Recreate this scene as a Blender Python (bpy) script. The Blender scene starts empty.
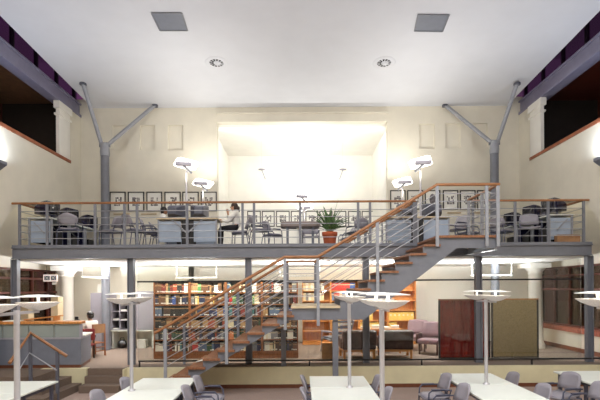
import bpy, math, random
from mathutils import Vector, Matrix, Quaternion
random.seed(7)
R = math.radians
sc = bpy.context.scene
COL = sc.collection
# ------------------------------------------------------------------ camera frame (pixels of the 600x400 photo -> metres)
F, CX, CY, TH, H = 460.0, 301.0, 288.0, R(0.35), 2.42
_c, _s = math.cos(TH), math.sin(TH)
def UV(px, py):
    u, v = px - CX, CY - py
    return u*_c + v*_s, -u*_s + v*_c
def P(px, py, s):
    u, v = UV(px, py)
    return Vector((u/s, F/s, H + v/s))
def PX(px, s, py=288): return P(px, py, s).x
PLAT, DECK = 0.5, H + 1.11
YF, YB, YA = F/39.7, 15.33, 19.3          # mezzanine front, upper back wall, alcove back wall
CB, CSL = H + 6.03, 0.062                  # main ceiling: height at the back wall, rise towards the camera
def ceil_z(y): return CB + CSL*(YB - y)
def on_ceil(px, py):
    u, v = UV(px, py)
    y = (6.03 + CSL*YB)/(v/F + CSL)
    return Vector((u*y/F, y, ceil_z(y)))

# ------------------------------------------------------------------ materials
def lin(c):
    c = c/255.0
    return c/12.92 if c <= 0.04045 else ((c+0.055)/1.055)**2.4
def rgb(r, g, b): return (lin(r), lin(g), lin(b), 1.0)
MATS = {}
def mat(name, col, rough=0.55, metal=0.0, noise=0.06, scale=6.0, bump=0.0, spec=0.5, stretch=None):
    if name in MATS: return MATS[name]
    m = bpy.data.materials.new(name); m.use_nodes = True
    nt = m.node_tree; b = nt.nodes['Principled BSDF']
    b.inputs['Roughness'].default_value = rough
    b.inputs['Metallic'].default_value = metal
    b.inputs['Specular IOR Level'].default_value = spec
    c = rgb(*col)
    tc = nt.nodes.new('ShaderNodeTexCoord')
    n = nt.nodes.new('ShaderNodeTexNoise'); n.inputs['Scale'].default_value = scale; n.inputs['Detail'].default_value = 4
    src = tc.outputs['Object']
    if stretch:
        mp = nt.nodes.new('ShaderNodeMapping'); mp.inputs['Scale'].default_value = stretch
        nt.links.new(src, mp.inputs['Vector']); src = mp.outputs['Vector']
    nt.links.new(src, n.inputs['Vector'])
    r = nt.nodes.new('ShaderNodeValToRGB')
    r.color_ramp.elements[0].position = 0.3; r.color_ramp.elements[1].position = 0.7
    r.color_ramp.elements[0].color = tuple(max(0, x*(1-noise*2)) for x in c[:3]) + (1,)
    r.color_ramp.elements[1].color = tuple(min(1, x*(1+noise*2)) for x in c[:3]) + (1,)
    nt.links.new(n.outputs['Fac'], r.inputs['Fac'])
    nt.links.new(r.outputs['Color'], b.inputs['Base Color'])
    if bump:
        bp = nt.nodes.new('ShaderNodeBump'); bp.inputs['Strength'].default_value = bump; bp.inputs['Distance'].default_value = 0.01
        n2 = nt.nodes.new('ShaderNodeTexNoise'); n2.inputs['Scale'].default_value = 140
        nt.links.new(tc.outputs['Object'], n2.inputs['Vector'])
        nt.links.new(n2.outputs['Fac'], bp.inputs['Height']); nt.links.new(bp.outputs['Normal'], b.inputs['Normal'])
    MATS[name] = m
    return m
def emat(name, col, strength):
    if name in MATS: return MATS[name]
    m = bpy.data.materials.new(name); m.use_nodes = True
    nt = m.node_tree; b = nt.nodes['Principled BSDF']
    b.inputs['Base Color'].default_value = rgb(*col)
    b.inputs['Emission Color'].default_value = rgb(*col)
    b.inputs['Emission Strength'].default_value = strength
    MATS[name] = m; return m
def glass(name, tint, gloss=1.0, opacity=0.0, body=(20, 16, 12), rough=0.0):
    """a thin pane: see-through, mirror-like at its fresnel share, and opaque body colour by its opacity"""
    m = bpy.data.materials.new(name); m.use_nodes = True
    nt = m.node_tree; nt.nodes.clear()
    out = nt.nodes.new('ShaderNodeOutputMaterial')
    tr = nt.nodes.new('ShaderNodeBsdfTransparent'); tr.inputs['Color'].default_value = rgb(*tint)
    df = nt.nodes.new('ShaderNodeBsdfDiffuse'); df.inputs['Color'].default_value = rgb(*body)
    gl = nt.nodes.new('ShaderNodeBsdfGlossy'); gl.inputs['Roughness'].default_value = rough
    fr = nt.nodes.new('ShaderNodeFresnel'); fr.inputs['IOR'].default_value = 1.5
    mu = nt.nodes.new('ShaderNodeMath'); mu.operation = 'MULTIPLY'; mu.inputs[1].default_value = gloss; mu.use_clamp = True
    m1 = nt.nodes.new('ShaderNodeMixShader'); m1.inputs['Fac'].default_value = opacity
    m2 = nt.nodes.new('ShaderNodeMixShader')
    L = nt.links
    L.new(tr.outputs[0], m1.inputs[1]); L.new(df.outputs[0], m1.inputs[2])
    L.new(fr.outputs[0], mu.inputs[0]); L.new(mu.outputs[0], m2.inputs['Fac'])
    L.new(m1.outputs[0], m2.inputs[1]); L.new(gl.outputs[0], m2.inputs[2]); L.new(m2.outputs[0], out.inputs['Surface'])
    MATS[name] = m; return m
WALL = mat('cream_plaster', (222, 216, 200), 0.8, noise=0.02, scale=2)
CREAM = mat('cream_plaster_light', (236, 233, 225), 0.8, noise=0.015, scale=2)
CEIL = mat('white_ceiling', (208, 209, 214), 0.85, noise=0.01, scale=2)
SOFF = mat('white_soffit', (246, 245, 240), 0.85, noise=0.01)
CARPET = mat('brown_carpet', (158, 138, 128), 0.95, noise=0.12, scale=60, bump=0.3)
CARPET2 = mat('rose_brown_carpet', (130, 114, 102), 0.95, noise=0.1, scale=60, bump=0.3)
STEPC = mat('step_carpet', (112, 96, 84), 0.95, noise=0.12, scale=60, bump=0.3)
PLINTH = mat('khaki_plaster', (208, 200, 166), 0.8, noise=0.03, scale=3)
BASEB = mat('brown_baseboard', (104, 58, 36), 0.5, noise=0.1, scale=8)
STEEL = mat('grey_painted_steel', (112, 114, 122), 0.45, noise=0.03)
STEELD = mat('dark_grey_steel', (84, 86, 98), 0.45, noise=0.03)
STEELL = mat('light_grey_steel', (148, 150, 156), 0.4, noise=0.03)
ALU = mat('brushed_aluminium', (186, 184, 188), 0.38, 0.35, noise=0.03)
ROD = mat('steel_rod', (168, 168, 172), 0.35, 0.5, noise=0.02)
RAILW = mat('orange_wood_rail', (148, 100, 62), 0.4, noise=0.12, scale=5, stretch=(1, 12, 12))
TREAD = mat('brown_wood_tread', (138, 92, 62), 0.45, noise=0.16, scale=4, stretch=(10, 1, 10))
OAK = mat('orange_oak', (196, 130, 66), 0.45, noise=0.12, scale=4, stretch=(12, 12, 1))
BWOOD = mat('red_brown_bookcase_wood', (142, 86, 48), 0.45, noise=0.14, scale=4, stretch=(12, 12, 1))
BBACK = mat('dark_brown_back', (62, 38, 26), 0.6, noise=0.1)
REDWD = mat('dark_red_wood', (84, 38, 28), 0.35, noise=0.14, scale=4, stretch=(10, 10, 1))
WHITE = mat('white_laminate', (226, 230, 222), 0.35, noise=0.01)
TEDGE = mat('pale_table_edge', (170, 168, 168), 0.4, noise=0.02)
CGREY = mat('grey_plastic', (150, 146, 154), 0.5, noise=0.03)
CFRAME = mat('slate_steel_tube', (86, 88, 106), 0.35, 0.2, noise=0.03)
BLACK = mat('black_metal', (22, 21, 24), 0.4, noise=0.05)
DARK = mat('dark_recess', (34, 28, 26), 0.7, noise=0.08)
NAVY = mat('navy_plastic', (30, 30, 54), 0.16, noise=0.06)
SCREEN = mat('dark_screen_glass', (20, 20, 34), 0.05, noise=0.03)
SLATE = mat('slate_panel', (112, 116, 128), 0.5, noise=0.03)
BLUEP = mat('pale_blue_panel', (158, 170, 186), 0.5, noise=0.03)
GREYP = mat('grey_cabinet', (158, 154, 164), 0.5, noise=0.02)
BEIGE = mat('beige_laminate', (206, 186, 152), 0.5, noise=0.03)
PAPER = mat('white_paper', (238, 236, 228), 0.7, noise=0.01)
INKM = mat('ink_grey', (112, 106, 108), 0.7, noise=0.35, scale=14)
FRAMEB = mat('black_picture_frame', (38, 32, 26), 0.4, noise=0.04)
SILLW = mat('russet_wood_sill', (150, 84, 52), 0.5, noise=0.1)
BRICK = mat('red_brick_ledge', (146, 84, 64), 0.8, noise=0.2, scale=16)
LEATH = mat('dark_brown_leather', (74, 50, 44), 0.4, noise=0.08)
MAUVE = mat('mauve_fabric', (122, 98, 104), 0.85, noise=0.05)
TERRA = mat('terracotta', (182, 92, 58), 0.8, noise=0.08)
SOIL = mat('potting_soil', (50, 36, 28), 0.9, noise=0.2)
LEAF = mat('leaf_green', (92, 124, 74), 0.5, noise=0.22, scale=9)
CARDB = mat('brown_cardboard', (150, 112, 78), 0.8, noise=0.1)
GTAUPE = mat('taupe_tabletop', (140, 126, 120), 0.5, noise=0.05)
HAIR = mat('black_hair', (26, 20, 18), 0.5, noise=0.2, scale=40)
HAIRB = mat('dark_brown_hair', (58, 40, 32), 0.5, noise=0.2, scale=40)
SKIN = mat('skin', (196, 150, 122), 0.55, noise=0.03)
SKIND = mat('skin_tan', (140, 96, 70), 0.55, noise=0.03)
SHIRT = mat('white_shirt', (230, 226, 218), 0.85, noise=0.03)
TROUS = mat('black_trousers', (34, 32, 36), 0.85, noise=0.05)
REDP = mat('red_display_panel', (130, 30, 22), 0.12, noise=0.16, scale=3, stretch=(6, 6, 1))
TANP = mat('tan_display_panel', (172, 148, 108), 0.25, noise=0.1, scale=40)
REDF = mat('red_fabric', (118, 34, 32), 0.8, noise=0.06)
LAMPW = emat('lamp_glow', (255, 252, 244), 2.6)
PLATEW = emat('lit_glass_plate', (255, 254, 248), 2.4)
TUBEW = emat('fluorescent_tube', (255, 252, 246), 1.6)
BOWLM = mat('pale_perforated_metal', (216, 212, 210), 0.45, 0.1, noise=0.08, scale=90)
DISCM = mat('white_reflector', (240, 240, 236), 0.5, noise=0.01)
BEAMM = mat('lilac_grey_steel', (130, 128, 150), 0.4, noise=0.03)
GALLIT = mat('warm_lit_gallery_ceiling', (112, 82, 58), 0.6, noise=0.1)  # lighter brown puts the left gallery's warm light into the colour
GCLEAR = glass('clear_glass', (246, 248, 246), 0.9)
GSKY = glass('clerestory_glass', (230, 225, 235), 0.4)
GDARK = glass('dusky_glass', (196, 180, 160), 0.5)
GFROST = glass('frosted_glass', (214, 220, 216), 0.35, 0.72, (168, 176, 172), 0.3)

# ------------------------------------------------------------------ mesh builder
class MB:
    def __init__(self): self.v, self.f, self.sm = [], [], []
    def add(self, vs, fs, smooth=False):
        o = len(self.v); self.v += [tuple(x) for x in vs]
        self.f += [tuple(i+o for i in f) for f in fs]; self.sm += [smooth]*len(fs); return self
    def box(self, lo, hi, M=None):
        x0, y0, z0 = lo; x1, y1, z1 = hi
        vs = [Vector(p) for p in ((x0,y0,z0),(x1,y0,z0),(x1,y1,z0),(x0,y1,z0),(x0,y0,z1),(x1,y0,z1),(x1,y1,z1),(x0,y1,z1))]
        if M is not None: vs = [M @ p for p in vs]
        return self.add(vs, [(0,3,2,1),(4,5,6,7),(0,1,5,4),(1,2,6,5),(2,3,7,6),(3,0,4,7)])
    def bar(self, a, b, w, h=None, up=(0,0,1)):
        """square bar from a to b"""
        a, b = Vector(a), Vector(b); d = (b-a).normalized(); h = h or w
        u = Vector(up)
        if abs(d.dot(u)) > .98: u = Vector((0,1,0))
        sx = d.cross(u).normalized(); sz = sx.cross(d).normalized()
        vs = []
        for p in (a, b):
            for i, j in ((-1,-1),(1,-1),(1,1),(-1,1)): vs.append(p + sx*(i*w/2) + sz*(j*h/2))
        return self.add(vs, [(0,3,2,1),(4,5,6,7),(0,1,5,4),(1,2,6,5),(2,3,7,6),(3,0,4,7)])
    def tube(self, pts, r, n=8, r2=None, closed=False):
        pts = [Vector(p) for p in pts]; k = len(pts); rings = []
        for i, p in enumerate(pts):
            if closed: d = pts[(i+1)%k]-pts[i-1]
            else: d = pts[min(i+1,k-1)]-pts[max(i-1,0)]
            d.normalize(); u = Vector((0,0,1)) if abs(d.z) < .95 else Vector((0,1,0))
            a = d.cross(u).normalized(); b = a.cross(d)
            rr = r if r2 is None else r + (r2-r)*i/max(1,k-1)
            rings.append([p + a*(rr*math.cos(2*math.pi*j/n)) + b*(rr*math.sin(2*math.pi*j/n)) for j in range(n)])
        vs = [v for rg in rings for v in rg]; fs = []
        for i in range(k if closed else k-1):
            for j in range(n):
                fs.append((i*n+j, i*n+(j+1)%n, ((i+1)%k)*n+(j+1)%n, ((i+1)%k)*n+j))
        self.add(vs, fs, True)
        if not closed:
            self.add(rings[0], [tuple(range(n))[::-1]]); self.add(rings[-1], [tuple(range(n))])
        return self
    def lathe(self, prof, c=(0,0,0), n=24, caps=True):
        c = Vector(c); vs = []; fs = []; k = len(prof)
        for r, z in prof:
            for j in range(n):
                a = 2*math.pi*j/n
                vs.append(c + Vector((r*math.cos(a), r*math.sin(a), z)))
        for i in range(k-1):
            for j in range(n): fs.append((i*n+j, i*n+(j+1)%n, (i+1)*n+(j+1)%n, (i+1)*n+j))
        self.add(vs, fs, True)
        if caps and prof[0][0] > 1e-4: self.add(vs[:n], [tuple(range(n))[::-1]])
        if caps and prof[-1][0] > 1e-4: self.add(vs[-n:], [tuple(range(n))])
        return self
    def prism(self, poly, f, d):
        """polygon of 2-D points mapped by f to 3-D, extruded by vector d"""
        a = [Vector(f(*p)) for p in poly]; d = Vector(d); n = len(a)
        vs = a + [p+d for p in a]
        fs = [tuple(range(n))[::-1], tuple(range(n, 2*n))] + [(i, (i+1)%n, n+(i+1)%n, n+i) for i in range(n)]
        return self.add(vs, fs)
    def ball(self, c, r, n=14, m=9):
        c = Vector(c); r = Vector(r) if not isinstance(r, (int, float)) else Vector((r,r,r))
        vs = []; fs = []
        for i in range(m+1):
            t = math.pi*i/m
            for j in range(n):
                a = 2*math.pi*j/n
                vs.append(c + Vector((r.x*math.sin(t)*math.cos(a), r.y*math.sin(t)*math.sin(a), r.z*math.cos(t))))
        for i in range(m):
            for j in range(n): fs.append((i*n+j, (i+1)*n+j, (i+1)*n+(j+1)%n, i*n+(j+1)%n))
        return self.add(vs, fs, True)
    def grid(self, rows, thick):
        """a sheet of rows of points, given thickness along -normal"""
        nr, nc = len(rows), len(rows[0])
        rows = [[Vector(p) for p in r] for r in rows]; back = []
        for i in range(nr):
            for j in range(nc):
                du = rows[i][min(j+1,nc-1)]-rows[i][max(j-1,0)]; dv = rows[min(i+1,nr-1)][j]-rows[max(i-1,0)][j]
                back.append(rows[i][j]-du.cross(dv).normalized()*thick)
        o = nr*nc; vs = [p for r in rows for p in r]+back; fs = []
        for i in range(nr-1):
            for j in range(nc-1):
                a = i*nc+j; fs.append((a, a+1, a+nc+1, a+nc)); fs.append((o+a, o+a+nc, o+a+nc+1, o+a+1))
        for i in range(nr-1):
            for j in (0, nc-1):
                a = i*nc+j; b = a+nc
                fs.append((a, b, o+b, o+a) if j == 0 else (b, a, o+a, o+b))
        for j in range(nc-1):
            for i in (0, nr-1):
                a = i*nc+j; b = a+1
                fs.append((b, a, o+a, o+b) if i == 0 else (a, b, o+b, o+a))
        return self.add(vs, fs, True)
    def build(self, name, m, parent=None, bevel=0.0, loc=None):
        me = bpy.data.meshes.new(name)
        me.from_pydata(self.v, [], self.f)
        me.polygons.foreach_set('use_smooth', self.sm)
        me.materials.append(m); me.update()
        o = bpy.data.objects.new(name, me); COL.objects.link(o)
        if parent is not None: o.parent = parent
        if loc is not None: o.location = loc
        if bevel:
            b = o.modifiers.new('b', 'BEVEL'); b.width = bevel; b.segments = 2; b.limit_method = 'ANGLE'
        return o
def tag(o, label, cat, group=None, kind=None):
    o['label'] = label; o['category'] = cat
    if group: o['group'] = group
    if kind: o['kind'] = kind
    return o
def thing(name, label, cat, loc=(0,0,0), rz=0.0, group=None, kind=None):
    o = bpy.data.objects.new(name, None); COL.objects.link(o)
    o.location = loc; o.rotation_euler = (0,0,rz); o.empty_display_size = .1
    return tag(o, label, cat, group, kind)
def struct(name, mb, m, label, cat, parent=None, bevel=0):
    o = mb.build(name, m, parent, bevel)
    if parent is None: tag(o, label, cat, None, 'structure')
    return o
KIDS = {}
def kids(o):
    if not KIDS.get('n') or KIDS['n'] != len(bpy.data.objects):
        KIDS.clear(); KIDS['n'] = len(bpy.data.objects)
        for x in bpy.data.objects:
            if x.parent: KIDS.setdefault(x.parent.name, []).append(x)
    return list(KIDS.get(o.name, []))
def dup(root, loc, rz=None, label=None, group=None):
    """a copy of a thing with copies of its parts and sub-parts"""
    tree = [(c, kids(c)) for c in kids(root)]
    r = root.copy(); COL.objects.link(r); r.location = loc
    if rz is not None: r.rotation_euler = (0,0,rz)
    if label: r['label'] = label
    if group: r['group'] = group
    for c, gs in tree:
        d = c.copy(); COL.objects.link(d); d.parent = r
        for g in gs:
            e = g.copy(); COL.objects.link(e); e.parent = d
    return r
def box(lo, hi): return MB().box(lo, hi)
def light(kind, name, loc, power, col=(255, 244, 226), size=.3, size_y=None, rot=(0,0,0), spot=None, blend=.6):
    d = bpy.data.lights.new(name, kind); d.energy = power; d.color = rgb(*col)[:3]
    if kind == 'AREA':
        d.size = size
        if size_y: d.shape = 'RECTANGLE'; d.size_y = size_y
    else: d.shadow_soft_size = size
    if kind == 'SPOT': d.spot_size = R(spot or 120); d.spot_blend = blend
    o = bpy.data.objects.new(name, d); COL.objects.link(o); o.location = loc; o.rotation_euler = rot
    return o
UP = (math.pi, 0, 0)
ORD = ['first','second','third','fourth','fifth','sixth','seventh','eighth','ninth','tenth','eleventh','twelfth','thirteenth','fourteenth','fifteenth','sixteenth','seventeenth','eighteenth','nineteenth','twentieth']
#@@PARTS@@

# ================================================================== SETTING
XW, XA = 7.3, 8.1                     # hall side walls, aisle walls behind the arches
YP = 11.2                             # front edge of the raised platform
ARC0, ARC1, ARCZ = 11.0, 14.3, H+.7   # arch: near pier, column, springing height
struct('floor', box((-9.6,-3,-.1), (9.6,YP+.1,0)), CARPET, 'brown carpet floor of the lower reading area under the white tables', 'floor')
struct('floor_platform', box((-9.6,YP+.05,.02), (9.6,17,PLAT)), CARPET2, 'raised rose brown carpeted platform under the balcony', 'floor')
xs0 = PX(127, 40.9)
struct('wall_plinth', box((xs0,YP-.05,0), (9.6,YP+.05,PLAT+.004)), PLINTH, 'low khaki plinth wall along the front of the raised platform', 'wall')
struct('baseboard_plinth', box((xs0,YP-.072,0), (9.6,YP-.052,.09)), BASEB, 'brown baseboard along the foot of the khaki plinth', 'baseboard')
# right-hand steps up to the platform
xl = [PX(90,40.7), PX(83.5,41.8), PX(78,43)]
t = thing('platform_steps', 'three brown carpeted steps beside the reception desk', 'steps', (0,0,0), kind='structure')
for i, (y0, z) in enumerate(((10.7,PLAT/3), (11.0,PLAT*2/3), (11.16,PLAT-.002))):
    box((-5.19,y0,0.0), (xs0,11.3,z)).build('step', STEPC, t)
box((xs0-.01,10.95,0), (xs0+.02,YP,PLAT+.003)).build('side_cheek', PLINTH, t)
struct('wall_plinth_desk', box((-6.3,11.09,0), (-5.192,11.3,PLAT+.002)), PLINTH, 'short khaki plinth below the end of the reception desk', 'wall')
# corner steps by the handrail
t = thing('corner_steps', 'brown carpeted corner steps below the slate reception desk', 'steps', (0,0,0), kind='structure')
for x1, y0, z in ((-5.86,10.1,PLAT), (-5.54,9.8,PLAT*2/3), (-5.3,9.5,PLAT/3)):
    box((-9.6,y0,0), (x1,11.085,z)).build('step', STEPC, t)

# upper back wall with the alcove opening and recessed squares
OX0, OX1, OZ = (218-301)/30.0, (388-301)/30.0, H+5.53
def wall_with_holes(name, x0, x1, z0, z1, y, th, holes, m, label):
    xs = sorted({x0, x1, *[h[0] for h in holes], *[h[1] for h in holes]})
    mb = MB()
    for a, b in zip(xs, xs[1:]):
        cuts = sorted((h[2], h[3]) for h in holes if h[0] <= a+1e-6 and h[1] >= b-1e-6)
        z = z0
        for c0, c1 in cuts:
            if c0 > z+1e-5: mb.box((a,y,z), (b,y+th,c0))
            z = max(z, c1)
        if z1 > z+1e-5: mb.box((a,y,z), (b,y+th,z1))
    return struct(name, mb, m, label, 'wall')
rec = []
for c in (120, 147.5, 175.5, 427, 453, 480):
    x = PX(c, 30, 137); rec.append((x-.25, x+.25, H+138.5/30, H+163.5/30))
wall_with_holes('wall_back', -9.4, 9.4, H+.80, CB+.3, YB, .25, rec + [(OX0,OX1,DECK-.01,OZ)], WALL, 'cream back wall above the balcony with square recesses and wide alcove opening')
for h in rec:
    tag(box((h[0]-.02,YB+.07,h[2]-.02), (h[1]+.02,YB+.10,h[3]+.02)).build('trim_1', WALL), 'shallow square recess panel in the cream back wall', 'wall panel', 'square recesses of the back wall', 'structure')
struct('trim_2', MB().box((OX0,YB-.06,OZ), (OX1,YB-.002,OZ+.26)).box((OX0-.02,YB-.1,OZ+.26), (OX1+.02,YB-.002,OZ+.31)), WALL, 'cream moulded header beam across the top of the lit alcove', 'header')
# alcove
AX = 3.02
mb = MB().box((-AX-.2,YA,DECK-.1), (AX+.2,YA+.2,OZ+.6)); struct('wall_alcove_back', mb, CREAM, 'brightly lit cream back wall of the alcove', 'wall')
for n, s_ in (('left',-1), ('right',1)):
    a, b = sorted((s_*AX, s_*(AX+.2)))
    struct('wall_alcove_'+n, box((a,YB+.26,DECK-.1), (b,YA-.002,OZ+.6)), CREAM, f'cream side wall of the lit alcove on its {n}', 'wall')
struct('ceiling_alcove', box((-AX,YB+.26,OZ+.02), (AX,YA-.002,OZ+.12)), CREAM, 'glowing cream ceiling of the alcove', 'ceiling')
# mezzanine deck, fascia, soffit
struct('floor_mezzanine', MB().box((-7.25,YF+.02,DECK-.16), (7.25,YB+.24,DECK)).box((-AX,YB+.24,DECK-.16), (AX,YA,DECK)), SLATE, 'grey floor of the balcony reading area', 'floor')
struct('ceiling_mezzanine', MB().prism([(-7.25,YF+.18), (7.25,YF+.18), (7.9,16.4), (-7.9,16.4)], lambda x, y: (x,y,H+.735), (0,0,.08)), SOFF, 'white lit ceiling under the balcony', 'ceiling')
fx0, fx1 = PX(12.5,39.7), PX(592,39.7)
mb = MB().box((fx0,YF,H+.79), (fx1,YF+.03,H+1.04)).box((fx0,YF-.05,H+.775), (fx1,YF+.19,H+.795)).box((fx0,YF-.05,H+1.035), (fx1,YF+.14,H+1.06)).box((fx0,YF-.02,H+1.06), (fx1,YF+.05,DECK+.01))
struct('beam_balcony', mb, STEEL, 'long grey steel channel beam along the balcony edge', 'beam')
# hall side walls with the arch, gallery openings above
GZ = H + 4.0                            # gallery sill
for n, s_ in (('left',-1), ('right',1)):
    yc, rad = (ARC0+ARC1)/2, (ARC1-ARC0)/2
    arc = [(yc + rad*math.cos(R(a)), ARCZ + rad*math.sin(R(a))) for a in range(0, 181, 10)]
    poly = [(-3,0), (ARC0,0)] + arc[::-1] + [(ARC1,ARCZ), (ARC1,ARCZ-.1)] + [(YB+.2,ARCZ-.1), (YB+.2,GZ), (-3,GZ)]
    poly = [p for i, p in enumerate(poly) if i == 0 or (Vector(p)-Vector(poly[i-1])).length > 1e-4]
    struct('wall_'+n, MB().prism(poly, lambda y, z: (s_*XW,y,z), (s_*.3,0,0)), WALL, f'cream arched side wall on the {n} of the hall', 'wall')
    a, b = sorted((s_*(XW-.03), s_*(XW+.34)))
    struct('trim_3', box((a,-3,GZ+.001), (b,14.6,GZ+.088)), SILLW, f'brown wood sill along the {n} gallery opening', 'sill')
    # end pier of the gallery opening
    a, b = sorted((s_*(XW+.0), s_*(XW+.32)))
    a, b = sorted((s_*(XW-.0), s_*(XW+.10))); px = MB().box((a,13.95,GZ+.09), (b,14.6,H+5.50)); a, b = sorted((s_*(XW-.04), s_*(XW+.14)))
    px.box((a,13.88,H+5.50), (b,14.67,H+5.715)); px.box((a,13.91,H+5.30), (b,14.64,H+5.36))
    struct('pillar_gallery', px, CREAM, f'cream pier with small capital at the end of the {n} gallery', 'pillar')
    a, b = sorted((s_*(XW), s_*(XW+.3)))
    struct('wall_gallery_end_'+n, box((a,14.61,GZ), (b,YB+.2,H+5.715)), WALL, f'cream wall strip in the back corner above the {n} gallery', 'wall')
    # roof edge beam
    a, b = sorted((s_*(XW-.02), s_*(XW+.30)))
    c0, c1 = sorted((s_*(XW+.04), s_*(XW+.10)))
    mb = MB().box((a,-3,H+5.72), (b,YB,H+5.80)).box((c0,-3,H+5.80), (c1,YB,H+6.12)).box((a,-3,H+6.12), (b,YB,H+6.17))
    struct('beam_roof_'+n, mb, BEAMM, f'long grey steel roof beam above the {n} gallery', 'beam')
    # clerestory window strip
    w = thing('window_1' if s_ < 0 else 'window_2', f'dusk purple clerestory window strip above the {n} roof beam', 'window', kind='structure')
    a, b = sorted((s_*(XW+.12), s_*(XW+.13)))
    box((a,2,H+6.18), (b,YB,H+7.2)).build('pane', GSKY, w)
    for k in range(12):
        y = 3.2 + k*1.08
        a, b = sorted((s_*(XW+.07), s_*(XW+.17)))
        box((a,y,H+6.172), (b,y+.06,H+7.2)).build('mullion', BLACK, w)
    a, b = sorted((s_*(XW+.05), s_*(XW+.4)))
    struct('ceiling_rim_'+n, box((a,-3,H+7.2), (b,YB,H+7.3)), STEELD, f'dark roof rim above the {n} clerestory strip', 'ceiling')
    # gallery behind the opening
    a, b = sorted((s_*(XW+.3), s_*9.6))
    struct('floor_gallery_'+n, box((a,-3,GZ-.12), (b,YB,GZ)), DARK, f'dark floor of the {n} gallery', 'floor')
    struct('ceiling_gallery_'+n, box((a,-3,H+5.9), (b,YB,H+6.0)), GALLIT if s_ < 0 else REDWD, f'dark wooden ceiling of the {n} gallery', 'ceiling')
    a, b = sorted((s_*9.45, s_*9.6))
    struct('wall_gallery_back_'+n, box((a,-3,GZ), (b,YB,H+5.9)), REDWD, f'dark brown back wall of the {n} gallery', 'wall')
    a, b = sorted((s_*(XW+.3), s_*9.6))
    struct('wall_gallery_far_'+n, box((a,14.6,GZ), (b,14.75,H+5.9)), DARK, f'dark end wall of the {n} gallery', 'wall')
    # arch column
    mb = MB().lathe([(.27,PLAT), (.27,PLAT+.12), (.23,PLAT+.18), (.215,PLAT+.3), (.195,H+.38), (.22,H+.40), (.22,H+.43), (.20,H+.45), (.24,H+.5), (.30,H+.58)], (s_*7.36,14.45,0), 28)
    mb.box((s_*7.36-.33,14.12,H+.58), (s_*7.36+.33,14.78,H+.72))
    struct('column_'+n, mb, CREAM, f'round white column with square capital under the {n} end of balcony', 'column')
    # aisle wall
    a, b = sorted((s_*XA, s_*(XA+.2)))
    struct('wall_aisle_'+n, MB().box((a,9,PLAT), (b,16.4,PLAT+.55)).box((a,9,H+.62), (b,16.4,H+3.4)).box((a,15.62,PLAT+.55), (b,16.4,H+.62)), WALL, f'cream outer wall of the {n} aisle below and above the glazing', 'wall')
    a, b = sorted((s_*(XA-.03), s_*(XA-.002)))
    struct('baseboard_'+n, box((a,9,PLAT+.002), (b,16.2,PLAT+.12)), BASEB, f'brown baseboard along the {n} aisle wall', 'baseboard')
    a, b = sorted((s_*(XA-.06), s_*(XA+.24)))
    struct('trim_4', box((a,9,PLAT+.552), (b,15.62,PLAT+.70)), BRICK, f'red brick ledge along the {n} aisle wall', 'ledge')
    struct('ceiling_aisle_'+n, box((min(s_*7.6,s_*9.6),9,H+3.4), (max(s_*7.6,s_*9.6),16.4,H+3.5)), WALL, f'cream ceiling over the {n} aisle', 'ceiling')
    w = thing('window_3' if s_ < 0 else 'window_4', f'dark red wood framed interior glazing above the {n} brick ledge', 'window', kind='structure')
    a, b = sorted((s_*(XA+.08), s_*(XA+.09)))
    box((a,9,PLAT+.702), (b,15.62,H+.618)).build('pane', GDARK, w)
    a, b = sorted((s_*(XA+.03), s_*(XA+.15)))
    for k in range(9):
        y = 9.02 + k*.82
        box((a,y,PLAT+.704), (b,y+.05,H+.616)).build('mullion', REDWD, w)
    for z in (PLAT+.70, H-.12, H+.30, H+.56):
        box((a,9,z+.004), (b,15.62,z+.06)).build('transom', REDWD, w)
    # dark room behind the glazing
    a, b = sorted((s_*9.4, s_*9.6))
    struct('wall_outer_'+n, box((a,9,PLAT), (b,16.4,H+.62)), REDWD, f'dark red wood wall behind the {n} glazing', 'wall')
    a, b = sorted((s_*(XA+.2), s_*9.6))
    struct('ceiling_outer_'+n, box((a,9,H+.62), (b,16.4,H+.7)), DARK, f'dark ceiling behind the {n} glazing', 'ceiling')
    for k in range(1,6):
        y = 10.8 + k*.95; m = (DARK, TANP, REDWD, SLATE, BBACK, GREYP)[k]
        x = s_*9.1; h_ = (1.5,1.9,1.2,1.7,2.0,1.4)[k]
        c = thing('storage_cupboard', f'{("black","tan","dark red","slate","dark brown","grey")[k]} cupboard behind the {n} glazing', 'cupboard', (x,y,PLAT), group=f'cupboards behind the {n} glazing')
        box((-.24,-.36,0), (.24,.36,h_)).build('body', m, c, .01)
        for q in (-.35, .01): box((-s_*.255-.012,q,.06), (-s_*.255+.012,q+.34,h_-.05)).build('door', m, c)
# lower back walls
struct('wall_lower_left', MB().box((-8.3,15.35,PLAT), (-3.6,15.5,H+.80)), WALL, 'cream wall behind the grey cabinets under the balcony', 'wall')
struct('wall_lower_back', MB().box((-3.6,16.3,PLAT), (8.3,16.45,H+.80)).box((-3.75,15.35,PLAT), (-3.6,16.45,H+.80)), CREAM, 'pale cream wall behind the lounge under the balcony', 'wall')
# main ceiling, hall ends
mb = MB(); vs = []
for y in (-3, YB):
    for z in (0, .12): vs += [(-6.9,y,ceil_z(y)+z), (6.9,y,ceil_z(y)+z)]
mb.add(vs, [(0,1,5,4), (2,6,7,3), (0,4,6,2), (1,3,7,5), (0,2,3,1), (4,5,7,6)])
struct('ceiling', mb, CEIL, 'large smooth white sloping ceiling over the hall', 'ceiling')
struct('ceiling_roof', box((-7.7,-3.2,ceil_z(-3)+.5), (7.7,YB+.2,ceil_z(-3)+.6)), DARK, 'dark outer roof above the white ceiling', 'ceiling')
struct('wall_front', box((-9.6,-3.2,0), (9.6,-3,ceil_z(-3)+.5)), WALL, 'cream wall behind the photographer', 'wall')
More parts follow.
